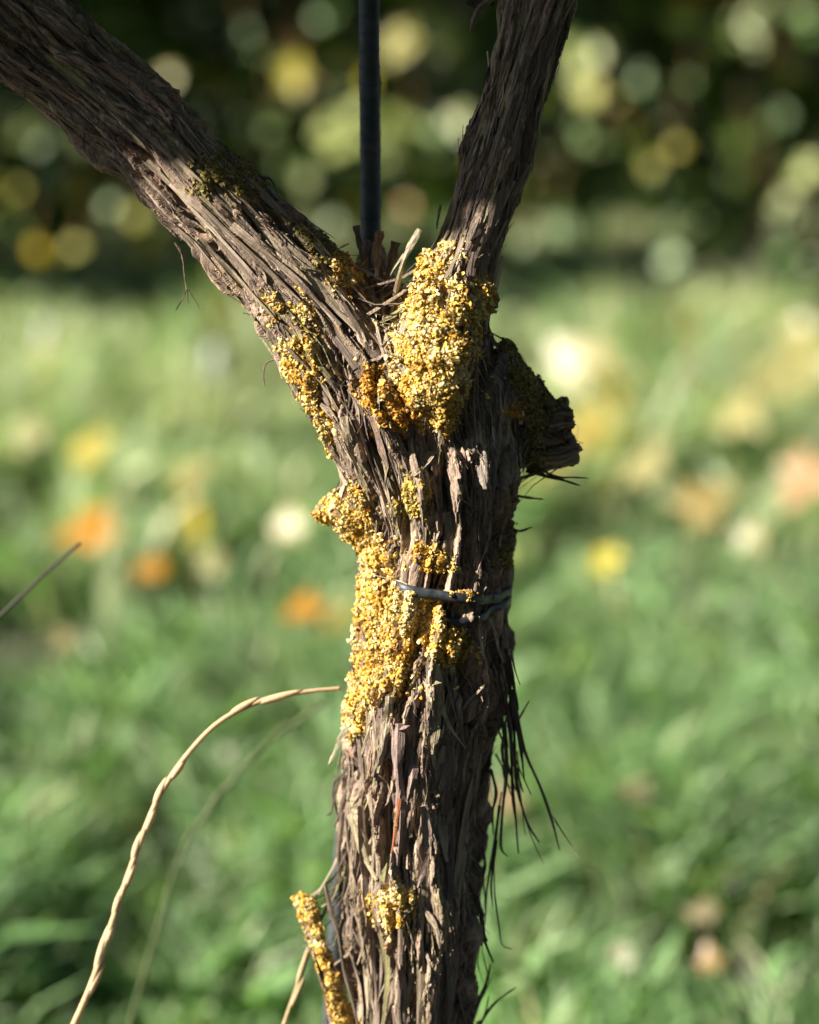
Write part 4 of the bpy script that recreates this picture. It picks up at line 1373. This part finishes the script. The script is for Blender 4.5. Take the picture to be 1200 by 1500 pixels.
# unseen crown overhead, added dense to block sky light
cen_ = []
while len(cen_) < 900:
    p = Vector((random.uniform(-.6, .75), random.gauss(.9, .2), random.uniform(1.2, 2.1)))
    hx, hy, t = shade_hit(p)
    if hy > 40 and t > 0: continue
    cen_.append(tuple(p))
V, F, Cc = leaf_mass(np.array(cen_), rng.uniform(.045, .075, len(cen_)), pick(len(cen_), LEAF_GREEN + LEAF_YELLOW[:1], [3, 3, 3, 2, 1, .8]))
crown = mesh_obj('foliage', V, F, M_leaf, vine, True, Cc); keep(crown); tag(crown, kind='stuff')
for k in range(9):
    end = sorted(leaf_pts, key=lambda a: (a[0] - Vector((-.3 - .06 * k, .7, 1.1 + .05 * k))).length)[0][0]
    p0 = arm_top[min(18 + 3 * k, len(arm_top) - 1)]
    add_cane(wobbly(p0, end, .012), .005, .0025)
ub = limbs['upper_arm.b'].C
for end in ((.35, .85, 1.5), (.16, .92, 1.55)):
    add_cane(wobbly(ub[-2], end, .02), .005, .0025)

leaf_me = []
for i in range(6):
    S, Fc = leaf_shape(cup=(.2, .3, -.15, .1, .25, -.25)[i], seed=20 + i)
    cc = (LEAF_GREEN + LEAF_YELLOW[:1])[i]
    me = mesh_obj('leaf', S, Fc, M_leaf, None, True, np.tile(np.array(cc), (len(S), 1)), link=False).data
    leaf_me.append(me)
for p, size in leaf_pts:
    o = bpy.data.objects.new('leaf', random.choice(leaf_me)); col.objects.link(o); o.parent = vine
    o.location = p - vine.location
    o.scale = (size,) * 3
    nrm_ = (TO_SUN + Vector(rng.normal(size=3) * .45)).normalized()
    o.rotation_euler = (nrm_.to_track_quat('Z', 'Y').to_matrix() @ Matrix.Rotation(random.uniform(0, 6.28), 3, 'Z')).to_euler()

# ------------------------------------------------------------------ fallen leaves in the grass
def fallen(px, py, size, c, label, group, z=.10):
    p = ground_at(px, py, z if py > 900 else .17)
    S, Fc = leaf_shape(cup=random.uniform(-.3, .3), seed=random.randrange(999))
    o = mesh_obj('fallen_leaf', S * size * (1.0 if py < 1000 else .75), Fc, M_leaf, None, True, np.tile(np.array(c) * (.78 if min(c) < .06 else .55), (len(S), 1)))
    o.location = p; nn = (TO_SUN * .7 + (CAM - p).normalized() * .6 + Vector((0, 0, .5)) + Vector(rng.normal(size=3) * .2)).normalized()
    o.rotation_euler = (nn.to_track_quat('Z', 'Y').to_matrix() @ Matrix.Rotation(random.uniform(0, 6.28), 3, 'Z')).to_euler()
    tag(o, label, 'leaf', group)


YL, OL, TL = 'yellow fallen vine leaf caught in the grass', 'orange fallen vine leaf caught in the grass', 'pale tan fallen vine leaf lying in the grass'
for (x, y, s, c, k) in [(136, 660, .040, LEAF_YELLOW[0], 0), (142, 770, .045, LEAF_ORANGE[0], 1), (220, 835, .025, LEAF_ORANGE[0], 1), (450, 888, .030, LEAF_ORANGE[0], 1), (894, 822, .026, (.60, .50, .03), 0),
                        (855, 535, .075, (.62, .56, .26), 0), (870, 625, .06, (.62, .48, .10), 0), (1185, 690, .055, (.62, .34, .12), 1), (1130, 560, .07, (.52, .48, .20), 0), (1185, 520, .08, (.54, .50, .17), 0), (1160, 480, .05, (.50, .48, .2), 0),
                        (1020, 740, .05, (.55, .42, .16), 0), (930, 1150, .030, (.42, .34, .2), 2), (1040, 1410, .018, (.50, .30, .10), 2), (1030, 1340, .024, (.40, .34, .2), 2), (910, 1405, .020, (.42, .40, .26), 2),
                        (420, 775, .03, (.58, .48, .14), 0), (310, 830, .025, (.5, .46, .2), 0), (1080, 600, .05, (.55, .48, .14), 0), (620, 930, .03, (.55, .44, .2), 2), (95, 940, .02, (.5, .42, .2), 2), (275, 700, .04, (.55, .5, .2), 0),
                        (745, 1170, .03, (.62, .42, .26), 2), (330, 1105, .010, (.62, .60, .5), 2), (940, 690, .05, (.55, .5, .22), 0), (500, 905, .035, (.58, .46, .14), 0), (40, 640, .04, (.5, .48, .2), 0), (1100, 780, .03, (.5, .46, .2), 0)]:
    fallen(x, y, s, c, (YL, OL, TL)[k], ('yellow fallen leaves', 'orange fallen leaves', 'tan fallen leaves')[k])

# pale short stakes of young vines across the grass
M_pale = flat_mat('pale_plastic', (.42, .45, .40))
for i, (x, y0, y1, w, lab) in enumerate([(320, 505, 612, .017, 'short pale grey marker stake standing alone in the grass'), (72, 470, 570, .015, 'pale marker stake in the grass beside the dark vine row')]):
    b = ground_at(x, y1, 0); d = (b - CAM).length; h = (y1 - y0) * d / FPX
    n = 8
    C = np.array([[b.x, b.y, -.04 + (h + .04) * k / n] for k in range(n + 1)])
    r = np.full(n + 1, w); r[-1] = w * .6
    V, F = tube_mesh(C, r, 10)
    o = mesh_obj('marker_stake', V, F, M_pale); tag(o, lab, 'stake')
print('tris', sum(len(o.data.loop_triangles) or len(o.data.polygons) for o in sc.objects if o.type == 'MESH'))
